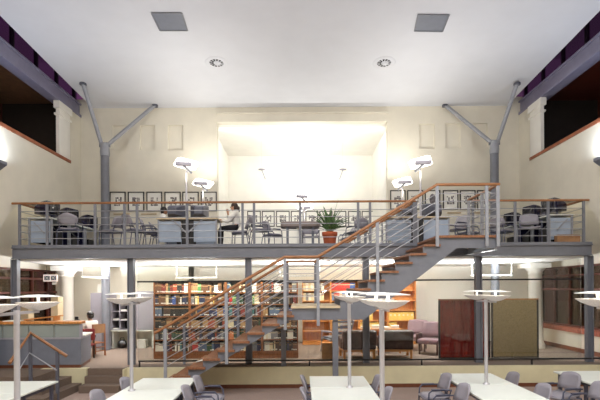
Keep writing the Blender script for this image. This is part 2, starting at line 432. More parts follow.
# free standing roof columns with raking arms
for n, s_ in (('left',-1), ('right',1)):
    t = thing('roof_column', f'tall grey round roof column with V arms beside the {n} gallery', 'column', ((PX(105.5,31.6,230) if s_ < 0 else PX(494.5,31.6,190)),14.55,PLAT), kind='structure'); cxx = t.location.x
    z0 = -PLAT
    MB().lathe([(.13,.002), (.13,DECK+z0+3.25)], n=24).build('shaft', STEEL, t)
    top = H + (288-143)/31.6 - PLAT
    MB().lathe([(.14,DECK+z0+3.1), (.15,top-.25), (.12,top+.02)], n=24).build('collar', STEELL, t)
    MB().box((-.17,-.03,top-.10), (.17,.03,top+.05)).build('gusset', STEEL, t)
    for q, (pxa, pya) in enumerate(((83,83), (155,105)) if s_ < 0 else ((517,83), (445,105))):
        e = on_ceil(pxa, pya)
        if q == 0: e = P(pxa, pya, 33.6)
        a = Vector(((-.1 if pxa in (83, 445) else .1), 0, top-.02))
        e = e - Vector((cxx,14.55,PLAT))
        MB().tube([a, e], .062, 12).build('arm', STEELL, t)
        MB().lathe([(.1,-.06), (.1,.0)], e, 12).build('arm_shoe', STEELD, t)
# balcony columns
for k, cx in enumerate((14.5,130.7,248.5,366,478.8,590)):
    x = PX(cx, 39.5); mb = MB()
    mb.box((-.08,-.07,.002), (-.055,.07,H+.77-PLAT)).box((.055,-.07,.002), (.08,.07,H+.77-PLAT)).box((-.055,-.012,.002), (.055,.012,H+.77-PLAT))
    o = mb.build('column_balcony', STEEL, loc=(x,YF+.10,PLAT))
    tag(o, f'slim grey steel column under the balcony edge, {ORD[k]} of six along the plinth', 'column', 'steel columns under the balcony', 'structure')
# glass screen under the balcony
YG = YF + .24
g = thing('glass_screen', 'frameless glass wall with thin dark rails under the balcony', 'glass wall', (0,YG,PLAT), kind='structure')
gx0, gx1 = PX(137,39), 7.2
for k in range(5):
    a = (gx0, PX(190,39), PX(248.5,39.2), PX(366,39.2), PX(478.8,39.2))[k]; b = (PX(190,39), PX(248.5,39.2), PX(366,39.2), PX(478.8,39.2), gx1)[k]
    box((a+.004,-.005,.03), (b-.004,.005,H+.73-PLAT)).build('pane', GCLEAR, g)
box((gx0,-.03,H+.165-PLAT), (gx1,.03,H+.205-PLAT)).build('mid_rail', BLACK, g)
k_ = thing('kick_rail', 'low dark metal kick rail along the platform edge', 'rail', (0,YP+.1,PLAT))
box((PX(137,41),-.02,.13), (9.0,.02,.165)).build('rail', BLACK, k_)
for px in (138, 195, 309, 422, 533): box((PX(px,41)-.018,-.016,.004), (PX(px,41)+.018,.016,.13)).build('post', BLACK, k_)

# ceiling fittings
SLP = math.atan(CSL)
for k, q in enumerate((((151.5,12.5),(181.5,12.5),(187.5,30),(160,30)), ((418,14),(449,14.5),(442.5,31),(414.5,30.5)))):
    ps = [on_ceil(*p) for p in q]; ps = [p - Vector((0,0,.012)) for p in ps]
    c = sum(ps, Vector())/4
    t = thing('ceiling_vent', f'square dark grey ceiling grille over the {("left","right")[k]} of the hall', 'vent', c)
    mb = MB(); mb.add([p-c for p in ps]+[p-c+Vector((0,0,.03)) for p in ps], [(0,1,2,3),(4,7,6,5),(0,4,5,1),(1,5,6,2),(2,6,7,3),(3,7,4,0)])
    mb.build('grille', SLATE, t)
    mb = MB()
    for i in range(4): mb.bar(ps[i]-c+Vector((0,0,-.004)), ps[(i+1)%4]-c+Vector((0,0,-.004)), .035, .012)
    mb.build('frame', STEEL, t)
for k, cpx in enumerate(((216.5,62.5), (384,62.5))):
    c = on_ceil(*cpx)
    t = thing('ceiling_downlight', f'round recessed ceiling light with slotted ring, {("left","right")[k]} one of the pair', 'ceiling light', c - Vector((0,0,.004)))
    t.rotation_euler = (-SLP,0,0)
    MB().lathe([(.19,-.012), (.27,-.018), (.31,.0)], n=32, caps=False).build('trim_ring', CEIL, t)
    MB().lathe([(.0,-.008), (.20,-.008), (.20,-.002)], n=32).build('slot_ring', BLACK, t)
    for j in range(12):
        a = 2*math.pi*j/12; MB().bar((.12*math.cos(a),.12*math.sin(a),-.012), (.20*math.cos(a),.20*math.sin(a),-.012), .022, .012).build('slat', CEIL, t)
    MB().lathe([(.0,-.05), (.07,-.045), (.105,-.012)], (.02,0,0), 24).build('lens', CEIL, t)
# wall sconces at the frame's edge
for n, s_ in (('left',-1), ('right',1)):
    t = thing('wall_sconce', f'grey wedge uplight on the {n} side wall', 'wall light', (s_*XW,10.85,H+2.80))
    MB().prism([(0,0), (0,.20), (-.26,.26), (-.26,.19)], lambda x, z: (s_*x,-.2,z), (0,.4,0)).build('shade', SLATE, t)
    box((min(-s_*.20,-s_*.04),-.15,.255), (max(-s_*.20,-s_*.04),.15,.262)).build('lens', LAMPW, t)
    light('AREA', 'sconce_light', (s_*(XW-.2),10.9,H+3.12), 34, (226,238,255), size=.5, rot=UP)

# ================================================================== STAIRCASE
YS0, YS1 = F/46.7, F/39.4
XL0, XL1, XU1, XT = -.2, .84, 2.94, 4.24
ZL, ZT = 2.03, DECK
def railz(x):
    if x < -.343: return 3.085 + .578*(x+.343)
    if x < .364: return 3.085
    if x < 2.92: return 3.085 + .597*(x-.364)
    return 4.611
st = thing('staircase', 'grey steel staircase with brown wood treads rising to the balcony', 'staircase', (0,0,0))
rise1, go1, rise2, go2 = ZL/11, .32, (ZT-ZL)/8, .3
for n in range(1, 11):
    x = XL0 - (11-n)*go1
    MB().box((x,YS0+.005,rise1*n-.055), (x+.37,(YP-.09 if n <= 3 else YS1-.02),rise1*n)).build('tread', TREAD, st, .006)
for k in range(1, 8):
    x = XL1 + (k-1)*go2
    MB().box((x,YS0+.005,ZL+rise2*k-.05), (x+.36,YS1-.02,ZL+rise2*k)).build('tread', TREAD, st, .006)
box((XL0-.02,YS0+.0,ZL-.045), (XL1+.0,YS1-.02,ZL)).build('landing', BEIGE, st)
for y in (YS0+.06, YS1-.14):
    pts = [(XL0-10*go1-.05, 0.003), (XL0-10*go1, rise1-.06)]
    pts = [(XL0-10*go1, .003), (XL0-10*go1, rise1-.057)]
    for n in range(1, 11):
        x = XL0-(11-n)*go1
        pts += [(x+go1, rise1*n-.057), (x+go1, rise1*(n+1)-.057 if n < 10 else ZL-.052)]
    pts += [(XL1, ZL-.052)]
    for k in range(1, 9):
        x = XL1+(k-1)*go2; z = ZL+rise2*k-.052
        pts += [(x, z)]
        if k < 8: pts += [(x+go2, z)]
    pts += [(XT, ZT-.052), (XT, ZT-.27), (XU1+.42, ZT-.27), (XL1+.52, ZL-.30), (XL0-.05, ZL-.30), (XL0-9.15*go1, .003)]
    if y > YP: pts = [(XL0-7.35*go1, PLAT+.006)] + [q for q in pts if q[1] > PLAT+.02 and q[0] > XL0-8*go1-.01] + [(XL0-6.55*go1, PLAT+.006)]
    MB().prism(pts, lambda x, z: (x,y,z), (0,.04,0)).build('stringer', STEEL, st)
# top landing that joins the balcony
box((XU1-.02,YS0+.005,ZT-.05), (XT,YF-.06,ZT)).build('top_landing', TREAD, st)
MB().box((XU1+.4,YS0+.11,ZT-.09), (XT,YF-.06,ZT-.052)).build('landing_soffit', STEELD, st)
MB().box((XT-.06,YS0+.11,ZT-.30), (XT,YF-.06,ZT-.09)).box((XT-.12,YS0+.11,ZT-.31), (XT+.02,YF-.06,ZT-.30)).build('edge_beam', STEELL, st)
box((.68,YS0+.12,.003), (.80,YS0+.24,ZL-.31)).build('support_post', STEEL, st)
box((XL0-.3,YS1-.35,PLAT+.003), (XL0-.18,YS1-.23,ZL-.6)).build('support_post', STEEL, st)
def nose(x):
    if x < XL0: return ZL + (x-XL0)*.577
    if x < XL1: return ZL
    return min(ZT, ZL + (x-XL1)*.625)
postx = [-2.91, -1.6, -.343, .364, 1.64, 2.92]
for y, last in ((YS0-.015, XT), (YS1+.0, 2.92)):
    for x in postx + ([3.98, XT-.02] if last == XT else []):
        if last != XT and x == -2.91: x = -2.97
        zb = max(.005, nose(x) - .42) if x < 2.9 else ZT-.24
        if x < -2.8: zb = .4 if y < YP else PLAT+.006
        MB().box((x-.032,y-.02,zb), (x+.032,y+.02,railz(x)-.03)).build('railing_post', STEELL if y < YS1-.2 else STEEL, st)
    xs = [-3.13, -.343, .364, 2.92] + ([last+.02] if last == XT else [])
    MB().tube([(x,y,railz(x)) for x in xs], .034, 10).build('handrail', RAILW, st)
    for j in range(5):
        d = .19 + j*.165
        for a, b in ((-2.91,-.343), (-.343,.364), (.364,2.92)) + (((2.92,last),) if last == XT else ()):
            MB().tube([(a,y,railz(a+1e-4)-d), (b,y,railz(b-1e-4)-d)], .010, 6).build('cable', ROD, st)
# side rail of the top landing
MB().tube([(XT,YS0-.015,4.611), (XT,YF+.02,4.611)], .034, 10).build('handrail', RAILW, st)
for y in (YS0+.9, YF-.0):
    MB().box((XT-.03,y-.03,ZT-.2 if y < YF-.1 else ZT+.002), (XT+.03,y+.03,4.58)).build('railing_post', STEELL, st)
for j in range(5):
    z = 4.611-.19-j*.165
    MB().tube([(XT,YS0-.015,z), (XT,YF+.02,z)], .010, 6).build('cable', ROD, st)
# folded leaflet left on a tread
p = P(210.5, 353.5, 43)
mb = MB().grid([[(-.13,-.08,0),(0,-.09,.035),(.13,-.08,.05)],[(-.13,.08,.01),(0,.09,.05),(.13,.08,.07)]], .006)
o = mb.build('paper_leaflet', PAPER, loc=(XL0-6.5*go1,10.55,rise1*4+.006)); tag(o, 'crumpled white paper lying on a lower stair tread', 'paper')

# ================================================================== BALCONY RAILINGS
def railing(label, name, x0, x1, posts, ret=None):
    t = thing('balcony_railing', label, 'railing', (0,YF+.0,DECK+.012)); zr = 1.05
    for x in posts: MB().box((x-.03,-.02,0), (x+.03,.02,zr-.03)).build('post', STEEL, t)
    MB().tube([(x0,0,zr), (x1,0,zr)], .028, 10).build('handrail', RAILW, t)
    for j in range(5): MB().tube([(x0 if ret != 'l' else posts[0],0,.16+j*.172), (x1 if ret != 'r' else posts[-1],0,.16+j*.172)], .010, 6).build('cable', ROD, t)
    if ret:
        x = posts[0] if ret == 'l' else posts[-1]
        MB().tube([(x,0,zr), (x,2.4,zr)], .028, 10).build('handrail', RAILW, t)
        for y in (1.2,2.4): MB().box((x-.02,y-.03,0), (x+.02,y+.03,zr-.03)).build('post', STEEL, t)
        for j in range(5): MB().tube([(x,0,.16+j*.172), (x,2.4,.16+j*.172)], .010, 6).build('cable', ROD, t)
q = lambda px: PX(px, 39.7, 200)
railing('long balcony railing with orange wood rail and steel cables before the alcove', 'a', q(12), 2.90,
        [q(x) for x in (19.5, 47, 95, 124.5, 137, 187, 242.5, 254, 300, 358, 370)] + [2.86], 'l')
railing('short balcony railing with orange wood rail beside the stair head', 'b', XT+.06, q(589), [XT+.10, q(515), q(548), q(583.5)], 'r')

# ================================================================== OFFICE CHAIRS
def make_chair(name, label, group, arms=True, shell=CGREY, rnd=False):
    t = thing(name, label, 'chair', group=group)
    w = .235
    rows = []
    for i in range(5):
        y = -.20+.42*i/4
        rows.append([(w*u*(1-.08*(i==4)), y, .455 + .02*abs(u)**2 - (.03 if i == 4 else 0) + (.02 if i == 0 else 0)) for u in (-1,-.5,0,.5,1)])
    MB().grid(rows, .03).build('seat', shell, t)
    rows = []
    hs = ((.0,1.0),(.25,1.02),(.5,1.0),(.75,.95),(1.0,.8)) if not rnd else ((.0,.75),(.25,.98),(.5,1.05),(.75,.95),(1.0,.55))
    for f, g in hs:
        z = .54+.31*f
        rows.append([(w*1.02*u*g, -.215-.10*f+.05*u*u, z - (.035*u*u if f == 1 else 0)) for u in (-1,-.6,-.2,.2,.6,1)])
    MB().grid(rows, .022).build('backrest', shell, t)
    for s in (-1, 1):
        x = s*.255
        MB().tube([(x,.20,0), (x,.185,.44)], .013, 8).build('leg', CFRAME, t)
        MB().tube([(x,-.27,0), (x,-.20,.44)], .013, 8).build('leg', CFRAME, t)
        if arms:
            MB().tube([(x,.185,.44), (x,.175,.55), (x,.13,.595), (x,-.05,.60), (x,-.17,.60), (x,-.235,.59)], .014, 8).box((x-.025,-.10,.602), (x+.025,.13,.622)).build('armrest', CFRAME, t)
    MB().tube([(-.255,-.20,.43), (-.255,.185,.43), (.255,.185,.43), (.255,-.20,.43), (-.255,-.20,.43)], .012, 8).tube([(-.2,-.2,.44), (-.2,-.25,.60)], .012, 8).tube([(.2,-.2,.44), (.2,-.25,.60)], .012, 8).build('seat_frame', CFRAME, t)
    return t
chair0 = make_chair('office_chair', 'x', 'grey armchairs around the white tables')
used = []
def chair(x, y, z, rz, label, group, proto=None):
    pr = proto or chair0
    if pr not in used:
        used.append(pr); pr.location = (x,y,z); pr.rotation_euler = (0,0,rz); pr['label'] = label; pr['group'] = group; return pr
    return dup(pr, (x,y,z), rz, label, group)
GL = 'grey armchairs around the white tables'
RT, LT = -math.pi/2, math.pi/2           # chair faces +x / -x

# ================================================================== WHITE TABLES
TT = .74
def table(x0, x1, yfar, d, label, group='white reading tables'):
    t = thing('reading_table', label, 'table', ((x0+x1)/2, yfar-d/2, 0), group=group)
    w = x1-x0
    MB().box((-w/2,-d/2,TT-.032), (w/2,d/2,TT)).build('tabletop', WHITE, t, .006)
    MB().box((-w/2+.06,-d/2+.06,TT-.10), (w/2-.06,-d/2+.09,TT-.033)).box((-w/2+.06,d/2-.09,TT-.10), (w/2-.06,d/2-.06,TT-.033)).box((-w/2+.06,-d/2+.09,TT-.10), (-w/2+.09,d/2-.09,TT-.033)).box((w/2-.09,-d/2+.09,TT-.10), (w/2-.06,d/2-.09,TT-.033)).build('frame', CFRAME, t)
    for sx in (-1, 1):
        for sy in (-1, 1):
            cx, cy = sx*(w/2-.085), sy*(d/2-.085)
            MB().box((cx-.025,cy-.025,0), (cx+.025,cy+.025,TT-.102)).build('leg', CFRAME, t)
    return t
rows_ = {'stair': (-2.99,-1.95,8.68,5), 'centre': (.15,1.18,8.76,5), 'panel': (2.70,3.68,8.95,5), 'desk': (-5.53,-4.47,8.46,2), 'end': (5.0,6.06,9.14,2)}
where = {'stair': 'in the row before the stair foot', 'centre': 'in the centre row', 'panel': 'in the row before the red panel', 'desk': 'in the row by the corner steps', 'end': 'in the row by the far side wall'}
TD = 1.0
for rn, (x0, x1, yf, n) in rows_.items():
    for k in range(n):
        table(x0, x1, yf-k*(TD+.02), TD, f'square white table, {ORD[k]} from the plinth {where[rn]}')
# twin bowl lamps
def twin_lamp(x, y, label, power):
    t = thing('twin_uplight', label, 'lamp', (x,y,TT+.002), group='twin bowl lamps on the white tables')
    top = H-.22-TT; a = .40
    MB().lathe([(.06,0), (.06,.012), (.034,.02), (.030,.05), (.030,top)], n=16).build('pole', ALU, t)
    MB().bar((0,-a,top-.03), (0,a,top-.03), .03, .03).build('cross_arm', ALU, t)
    for s in (-1, 1):
        b = MB().lathe([(.02,top-.02), (.09,top-.005), (.17,top+.03), (.225,top+.068), (.23,top+.074), (.222,top+.074), (.165,top+.036), (.08,top+.004), (0,top-.006)], (0,s*a,0), 28).build('bowl', BOWLM, t)
        MB().lathe([(.0,top+.02), (.10,top+.022), (.12,top+.034), (.10,top+.046), (0,top+.05)], (0,s*a,0), 20).build('bulb', LAMPW, b)
        MB().tube([(0,s*a,top+.045), (0,s*a,top+.148)], .014, 8).build('stem', DISCM, t)
        MB().lathe([(0,top+.148), (.10,top+.146), (.235,top+.134), (.238,top+.140), (.10,top+.158), (0,top+.162)], (0,s*a,0), 28).build('reflector_disc', DISCM, t)
        light('POINT', 'bowl_light', (x,y+s*a,TT+top+.085), power, size=.05)
    return t
twin_lamp(PX(131,60.5), F/60.5, 'grey twin bowl lamp on the far end of the table row before the stair', 9)
twin_lamp(PX(349,59.4), F/59.4, 'shorter looking twin bowl lamp on the far tables of the centre row', 9)
twin_lamp(3.19, 8.95-TD-.006, 'twin bowl lamp on the tables before the red panel', 9)
twin_lamp(PX(17,94.9,360), F/94.9, 'nearer twin bowl lamp in front of the slate desk, cut by picture edge', 9)
twin_lamp(PX(382,85.6,360), F/85.6, 'nearer tall twin bowl lamp of the centre row, before the sofas', 9)
twin_lamp(PX(622,93.5,330), F/93.5, 'twin bowl lamp before the brick ledge, cut by the picture edge', 9)
# chairs of the lower floor
for x, y, rz, lb in (
    (2.40,8.36,LT+R(4),'grey armchair turned away from the table before the red panel, far one of two'),
    (2.40,7.46,LT+R(4),'grey armchair turned away from the table before the red panel, near one of two'),
    (3.66,8.46,LT,'pale grey chair back behind the table before the tan panel, farther one'),
    (3.68,7.44,LT,'pale grey chair back behind the table before the tan panel, nearer one'),
    (4.70,8.36,LT+R(14),'grey armchair with open seat before the end table by the brick ledge'),
    (4.72,7.52,LT+R(10),'grey armchair before the end table at the picture edge'),
    (1.12,8.27,LT,'grey armchair beside the centre tables, farther one on the lamp side'),
    (1.12,7.25,LT,'grey armchair beside the centre tables, nearer one on the lamp side'),
    (.28,8.27,RT,'grey armchair beside the centre tables, farther one on the stair side'),
    (.28,7.25,RT,'grey armchair beside the centre tables, nearer one on the stair side'),
    (-1.64,8.30,RT,'grey armchair beside the table at the foot of the stair, farther one'),
    (-1.64,7.48,RT,'grey armchair beside the table at the foot of the stair, nearer one'),
    (-2.90,8.18,RT,'pale grey chair back behind the twin bowl lamp below the platform steps'),
    (-2.96,7.17,RT,'pale grey chair back below the platform steps, nearest the picture bottom')):
    chair(x, y, 0, rz, lb, GL)

# ================================================================== RECEPTION DESK
t = thing('reception_desk', 'slate reception desk with frosted glass band and orange wood top', 'desk', (0,0,PLAT+.003))
zb = -PLAT-.003
def desk_poly(g): return [(-8.04,YP+.05-g), (-5.39+g*.7,YP+.05-g), (-5.64+g,12.3), (-6.1,12.3), (-5.95,11.57), (-8.04,11.57)]
def pr(name, z0, z1, g, m, bev=0): MB().prism(desk_poly(g), lambda x, y: (x,y,z0), (0,0,z1-z0)).build(name, m, t, bev)
pr('base_trim', 0, .075, .0, BASEB)
pr('body', .077, .70, .012, SLATE)
pr('sill', .702, .74, .03, GREYP)
MB().prism([(-8.04,YP+.14), (-5.46,YP+.14), (-5.50,11.5), (-8.04,11.5)], lambda x, y: (x,y,.741), (0,0,.331)).build('core', CREAM, t)
xx = -5.42
for k in range(4):
    box((xx-.62,YP+.055,.742), (xx-.01,YP+.067,1.072)).build('glass_panel', GFROST, t)
    xx -= .63 if k < 3 else .55
box((-5.43,YP+.05,.742), (-5.37,YP+.10,1.072)).build('corner_post', GREYP, t)
MB().prism([(-8.04,YP), (-5.36,YP), (-5.42,11.57), (-8.04,11.57)], lambda x, y: (x,y,1.074), (0,0,.061)).build('top', OAK, t, .008)
MB().prism([(-5.95,11.575), (-5.44,11.575), (-5.60,12.34), (-6.14,12.34)], lambda x, y: (x,y,.742), (0,0,.03)).build('return_top', CREAM, t)
def item(name, px, py, s, m, mb, label, cat, z=None):
    p = P(px, py, s)
    if z is not None: p.z = z
    return tag(mb.build(name, m, loc=p), label, cat)
DT = PLAT+.003+1.135+.003
M_ = Matrix.Rotation(R(-6), 4, 'Y')
item('document_board', 44, 316, 39.6, OAK, MB().box((-.42,-.16,.055), (.42,.16,.085), M_).box((-.38,-.13,0), (-.34,.13,.012)).box((.30,-.13,0), (.34,.13,.09)), 'tilted wooden board propped on the reception desk top', 'board', DT)
item('paper_stack', 14, 318, 40.4, PAPER, MB().box((-.2,-.13,0), (.2,.13,.012)).box((-.19,-.12,.013), (.21,.12,.022)), 'flat white papers lying on the reception desk top', 'paper', DT)
item('desk_stapler', 77, 317, 39.5, BLACK, MB().box((-.05,-.03,0), (.05,.03,.02)).box((-.045,-.022,.022), (.03,.022,.09)), 'small black gadget on the end of the reception desk', 'stapler', DT)
for px0, px1, py0, lb in ((53.5,60.5,297,'tall beige box standing behind the reception desk, by the column'), (23,31,307,'shorter beige box behind the reception desk, by the lamp pole')):
    x0, x1 = PX(px0,35), PX(px1,35); zt = P(px0,py0,35).z
    o = MB().box((x0,-.14,0), (x1,.14,zt-PLAT-.003)).box((x0+.02,-.15,.1), (x1-.02,-.141,zt-PLAT-.1)).build('storage_box', BEIGE, loc=(0,F/35,PLAT+.003)); tag(o, lb, 'box', 'beige boxes behind the reception desk')
# corner handrail
t = thing('corner_handrail', 'orange wood handrail on dark posts at the corner steps', 'handrail', (0,0,0))
A, B, C = Vector((-5.89,10.0,1.48)), Vector((-5.10,10.0,.97)), Vector((-5.89,9.28,.94))
MB().tube([C, A, B], .036, 10).build('rail', RAILW, t)
p2 = A + (B-A)*.74
MB().box((A.x-.028,A.y-.028,PLAT*2/3+.004), (A.x+.028,A.y+.028,A.z-.03)).build('post', STEELD, t)
MB().box((p2.x-.028,p2.y-.028,.004), (p2.x+.028,p2.y+.028,p2.z-.03)).build('post', STEELD, t)
d = Vector((0,0,.43))
MB().tube([C-d+Vector((0,.25,.19)), A-d-Vector((0,.04,0)), p2-d-Vector((0,.04,0))], .016, 8).build('lower_rail', STEELL, t)

# ================================================================== GREY CABINETS BELOW THE BALCONY
YC = 14.86
def cx_(px): return PX(px, F/YC)
def cz_(py): return P(115, py, F/YC).z
x0, x1 = cx_(90.5), cx_(110.6)
t = thing('tall_cabinet', 'tall grey cabinet beside the round grey column', 'cabinet', (0,0,PLAT+.003))
box((x0,YC,0), (x1,15.33,cz_(293)-PLAT)).build('body', GREYP, t)
box((x0+.01,YC-.02,.08), ((x0+x1)/2-.005,YC-.002,cz_(309)-PLAT-.01)).build('door', GREYP, t)
box((x0+.01,YC-.02,cz_(309)-PLAT), ((x0+x1)/2-.005,YC-.002,cz_(294)-PLAT)).build('door', GREYP, t)
box(((x0+x1)/2,YC-.02,.08), (x1-.01,YC-.002,cz_(294)-PLAT)).build('door', GREYP, t)
p0 = cx_(95.5)
o = MB().box((0,0,0), (.23,.012,.29), Matrix.Rotation(R(-8),4,'X')).build('paper_notice', PAPER, loc=(p0,YC+.12,cz_(293)+.006)); tag(o, 'white notice leaning on top of the tall grey cabinet', 'notice')
x0, x1, xm, x2 = cx_(111), cx_(136), cx_(136.4), cx_(153.4)
zc, zt = cz_(330), cz_(291.5)
t = thing('side_counter', 'long white side counter under the pigeonholes', 'counter', (0,0,PLAT+.003))
box((x0,YC-.05,zc-PLAT-.045), (x2,15.33,zc-PLAT-.006)).build('top', WHITE, t)
for x in (x0+.02, x2-.06): box((x,YC,0), (x+.05,15.3,zc-PLAT-.047)).build('leg', WHITE, t)
t = thing('pigeonhole_rack', 'grey pigeonhole rack with black openings on the side counter', 'rack', (0,0,zc))
z1 = cz_(302)-zc
box((x0,15.30,0), (x1,15.33,z1)).build('back', BLACK, t)
for k in range(4):
    x = x0 + (x1-x0-.03)*k/3; box((x,YC,0), (x+.03,15.298,z1)).build('divider', GREYP, t)
for k in range(4):
    z = (z1-.02)*k/3
    for j in range(3):
        a = x0+(x1-x0-.03)*j/3+.031; b = x0+(x1-x0-.03)*(j+1)/3-.001
        box((a,YC,z), (b,15.298,z+.02)).build('shelf', GREYP, t)
        if k < 3 and (k,j) in ((0,0),(0,2),(1,0),(1,1),(2,1)):
            o = box((a+.02,YC+.02,z+.022), (b-.03,YC+.30,z+.05+.02*((k+j)%2))).build('paper_bundle', PAPER, loc=(0,0,zc)); tag(o, f'white papers in the {ORD[2-k]} row down, {ORD[j]} column of the pigeonhole rack', 'paper', 'papers in the pigeonholes')
t = thing('wall_cabinet', 'grey two door cabinet between pigeonholes and wooden bookcase', 'cabinet', (0,0,zc))
box((xm,YC,0), (x2,15.33,zt-zc)).build('body', GREYP, t)
zz = cz_(309)-zc
box((xm+.01,YC-.02,.02), (x2-.01,YC-.002,zz-.01)).build('door', GREYP, t); box((xm+.01,YC-.02,zz+.01), (x2-.01,YC-.002,zt-zc-.01)).build('door', GREYP, t)
t = thing('black_bag', 'black bag slumped on the carpet under the side counter', 'bag', P(123.5,346,30.5).xy.to_3d()+Vector((0,-.1,PLAT+.003)))
MB().lathe([(.05,0), (.13,.02), (.15,.12), (.13,.22), (.05,.27), (0,.27)], n=14).build('body', BLACK, t)
MB().tube([(-.07,0,.25), (-.05,0,.33), (.05,0,.33), (.07,0,.25)], .012, 6).build('handle', BLACK, t)
p = P(143.5,343,30.5)
t = thing('white_box', 'white cardboard box on the floor under the side counter', 'box', (p.x,p.y-.1,PLAT+.003))
box((-.13,-.12,0), (.13,.12,.22)).build('body', PAPER, t); box((-.137,-.127,.222), (.137,.127,.27)).build('lid', PAPER, t)

# backlit sign behind the left arch
p0, p1 = P(43.2,274.6,32.2), P(57.2,281.4,32.2)
t = thing('exit_sign', 'small white bordered sign with dark squares hung under the left arch', 'sign', ((p0.x+p1.x)/2, p0.y, (p0.z+p1.z)/2))
w, h = (p1.x-p0.x)/2, (p0.z-p1.z)/2
box((-w,0,-h), (w,.05,h)).build('case', emat('sign_white', (236,222,216), .55), t)
box((-w*.84,-.006,-h*.68), (-w*.06,-.002,h*.68)).build('dark_square', SLATE, t)
box((w*.10,-.006,-h*.68), (w*.86,-.002,h*.68)).build('dark_square', SLATE, t)
for c in (-.45, .48):
    m = MB()
    for q in (-1, 1): m.bar((w*c-w*.22,-.009,-q*h*.45), (w*c+w*.22,-.009,q*h*.45), .004, .05, up=(0,1,0))
    m.build('white_cross', PAPER, t)
for x in (-w*.6, w*.6): MB().tube([(x,.025,h), (x,.025,H+.733-(p0.z+p1.z)/2)], .008, 6).build('hanger', BLACK, t)
p = P(53.5,283.5,32.2)
o = box((-.07,0,-.035), (.07,.01,.035)).build('small_notice', PAPER, loc=(p.x,p.y+.05,p.z)); tag(o, 'tiny white notice below the bordered sign', 'notice')
MBx = MB().tube([(0,.005,.035), (0,.005,.12)], .004, 5); MBx.build('hanger', BLACK, o)

# ================================================================== BOOKCASES AND BOOKS
PAL = {
 'dark red': (122,42,38), 'brown': (110,74,50), 'tan': (176,140,96), 'navy': (44,52,84), 'black': (32,30,32), 'dark green': (46,78,56),
 'green': (92,150,86), 'cream': (222,208,170), 'white': (232,228,216), 'grey': (128,128,132), 'teal': (70,128,132), 'blue': (58,84,150),
 'orange': (204,112,56), 'rust': (166,74,48), 'dark brown': (66,46,36), 'yellow': (226,188,96), 'red': (176,44,42), 'slate blue': (92,108,134)}
BM = {k: mat('book_cloth_'+k.replace(' ','_'), v, 0.6, noise=0.05, scale=20) for k, v in PAL.items()}
BKEEP = {}
BIDX = list(PAL)
def band_of(c): return 'tan' if c in ('black','navy','dark red','dark brown','dark green','brown') else 'dark red' if c in ('cream','white','tan','yellow') else 'cream'
def book_parts(mb, mi, c, w, h, d, o=(0,0,0), tagged=False):
    """one upright book, spine to -y: boards and spine, page block, title band, call number tag"""
    x, y, z = o; bt = .003
    B = lambda lo, hi, m: (mb.box((lo[0]+x,lo[1]+y,lo[2]+z), (hi[0]+x,hi[1]+y,hi[2]+z)), mi.extend([m]*6))
    B((0,0,0), (bt,d,h), c); B((w-bt,0,0), (w,d,h), c); B((bt,0,0), (w-bt,bt,h), c)
    B((bt,bt,.004), (w-bt,d-.005,h-.005), 'page'); B((.001,-.0008,h*.74), (w-.001,0,h*.82), band_of(c))
    if tagged: B((.003,-.0009,h*.08), (w-.003,0,h*.20), 'page')
def book_obj(name, parts):
    mb = MB(); mi = []
    for p in parts: book_parts(mb, mi, *p)
    used_ = sorted(set(mi)); me = bpy.data.meshes.new(name); me.from_pydata(mb.v, [], mb.f)
    for u in used_: me.materials.append(PAPER if u == 'page' else BM[u])
    me.polygons.foreach_set('material_index', [used_.index(m) for m in mi]); me.update()
    return me
def book_mesh(c, w, h, d, tagged=False):
    key = (c, round(w,3), round(h,3), round(d,3), tagged)
    if key not in BKEEP: BKEEP[key] = book_obj('book', [(c, w, h, d, (0,0,0), tagged)])
    return BKEEP[key]
def bookcase(name, label, group, x0, w, yfront, depth, h, nsh, m, mback, base):
    t = thing(name, label, 'bookcase', (x0, yfront, PLAT+.003), group=group)
    box((0,0,0), (.028,depth,h)).build('side_panel', m, t); box((w-.028,0,0), (w,depth,h)).build('side_panel', m, t)
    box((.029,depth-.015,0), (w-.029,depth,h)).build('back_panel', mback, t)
    box((.029,.012,0), (w-.029,depth-.016,base)).build('plinth', m, t)
    zs = []
    for k in range(nsh+1):
        z = base + (h-base-.026)*k/nsh
        box((.029,.004,z+.001), (w-.029,depth-.016,z+.026)).build('top' if k == nsh else 'shelf', m, t); zs.append(z+.0275)
    return zs
BW, BH = 36.15/36.5, 2.125
YBK = F/36.5
XB0 = PX(153.3, 36.5)
rows_pal = [  # per bay, shelves from the top down
 [['brown','dark red','tan','rust','dark red','white'], ['dark brown','brown','cream','navy','blue','white','navy','black'], ['slate blue','grey','black','black','black','black','black'], ['black','dark brown','tan','dark green','brown','cream'], ['grey','white','dark red','green','black','navy'], ['white','slate blue','navy','dark red','white','teal','black']],
 [['tan','green','brown','dark brown','white','black','brown'], ['grey','navy','brown','cream','yellow','dark brown','brown'], ['dark red','navy','brown','blue','slate blue','tan'], ['tan','yellow','tan','rust','brown','rust'], ['rust','brown','tan','navy','grey'], ['red','slate blue','blue','blue','navy','white']],
 [['slate blue','brown','cream','rust','white','brown'], ['red','navy','dark green','cream','green','brown'], ['teal','navy','dark red','teal','teal','grey'], ['cream','black','tan','brown','dark brown'], ['orange','dark green','teal','orange','tan'], ['white','grey','cream','brown','navy']],
 [['dark red','cream','white','rust','brown','grey'], ['brown','dark brown','black','cream','dark red'], ['tan','slate blue','navy','grey','blue'], ['brown','black','dark brown','tan','brown'], ['white','grey','black','cream','white'], ['white','cream','white','grey','black','brown']]]
SHN = ['top','second','third','fourth','fifth','bottom']
nbook = 0; rest = []
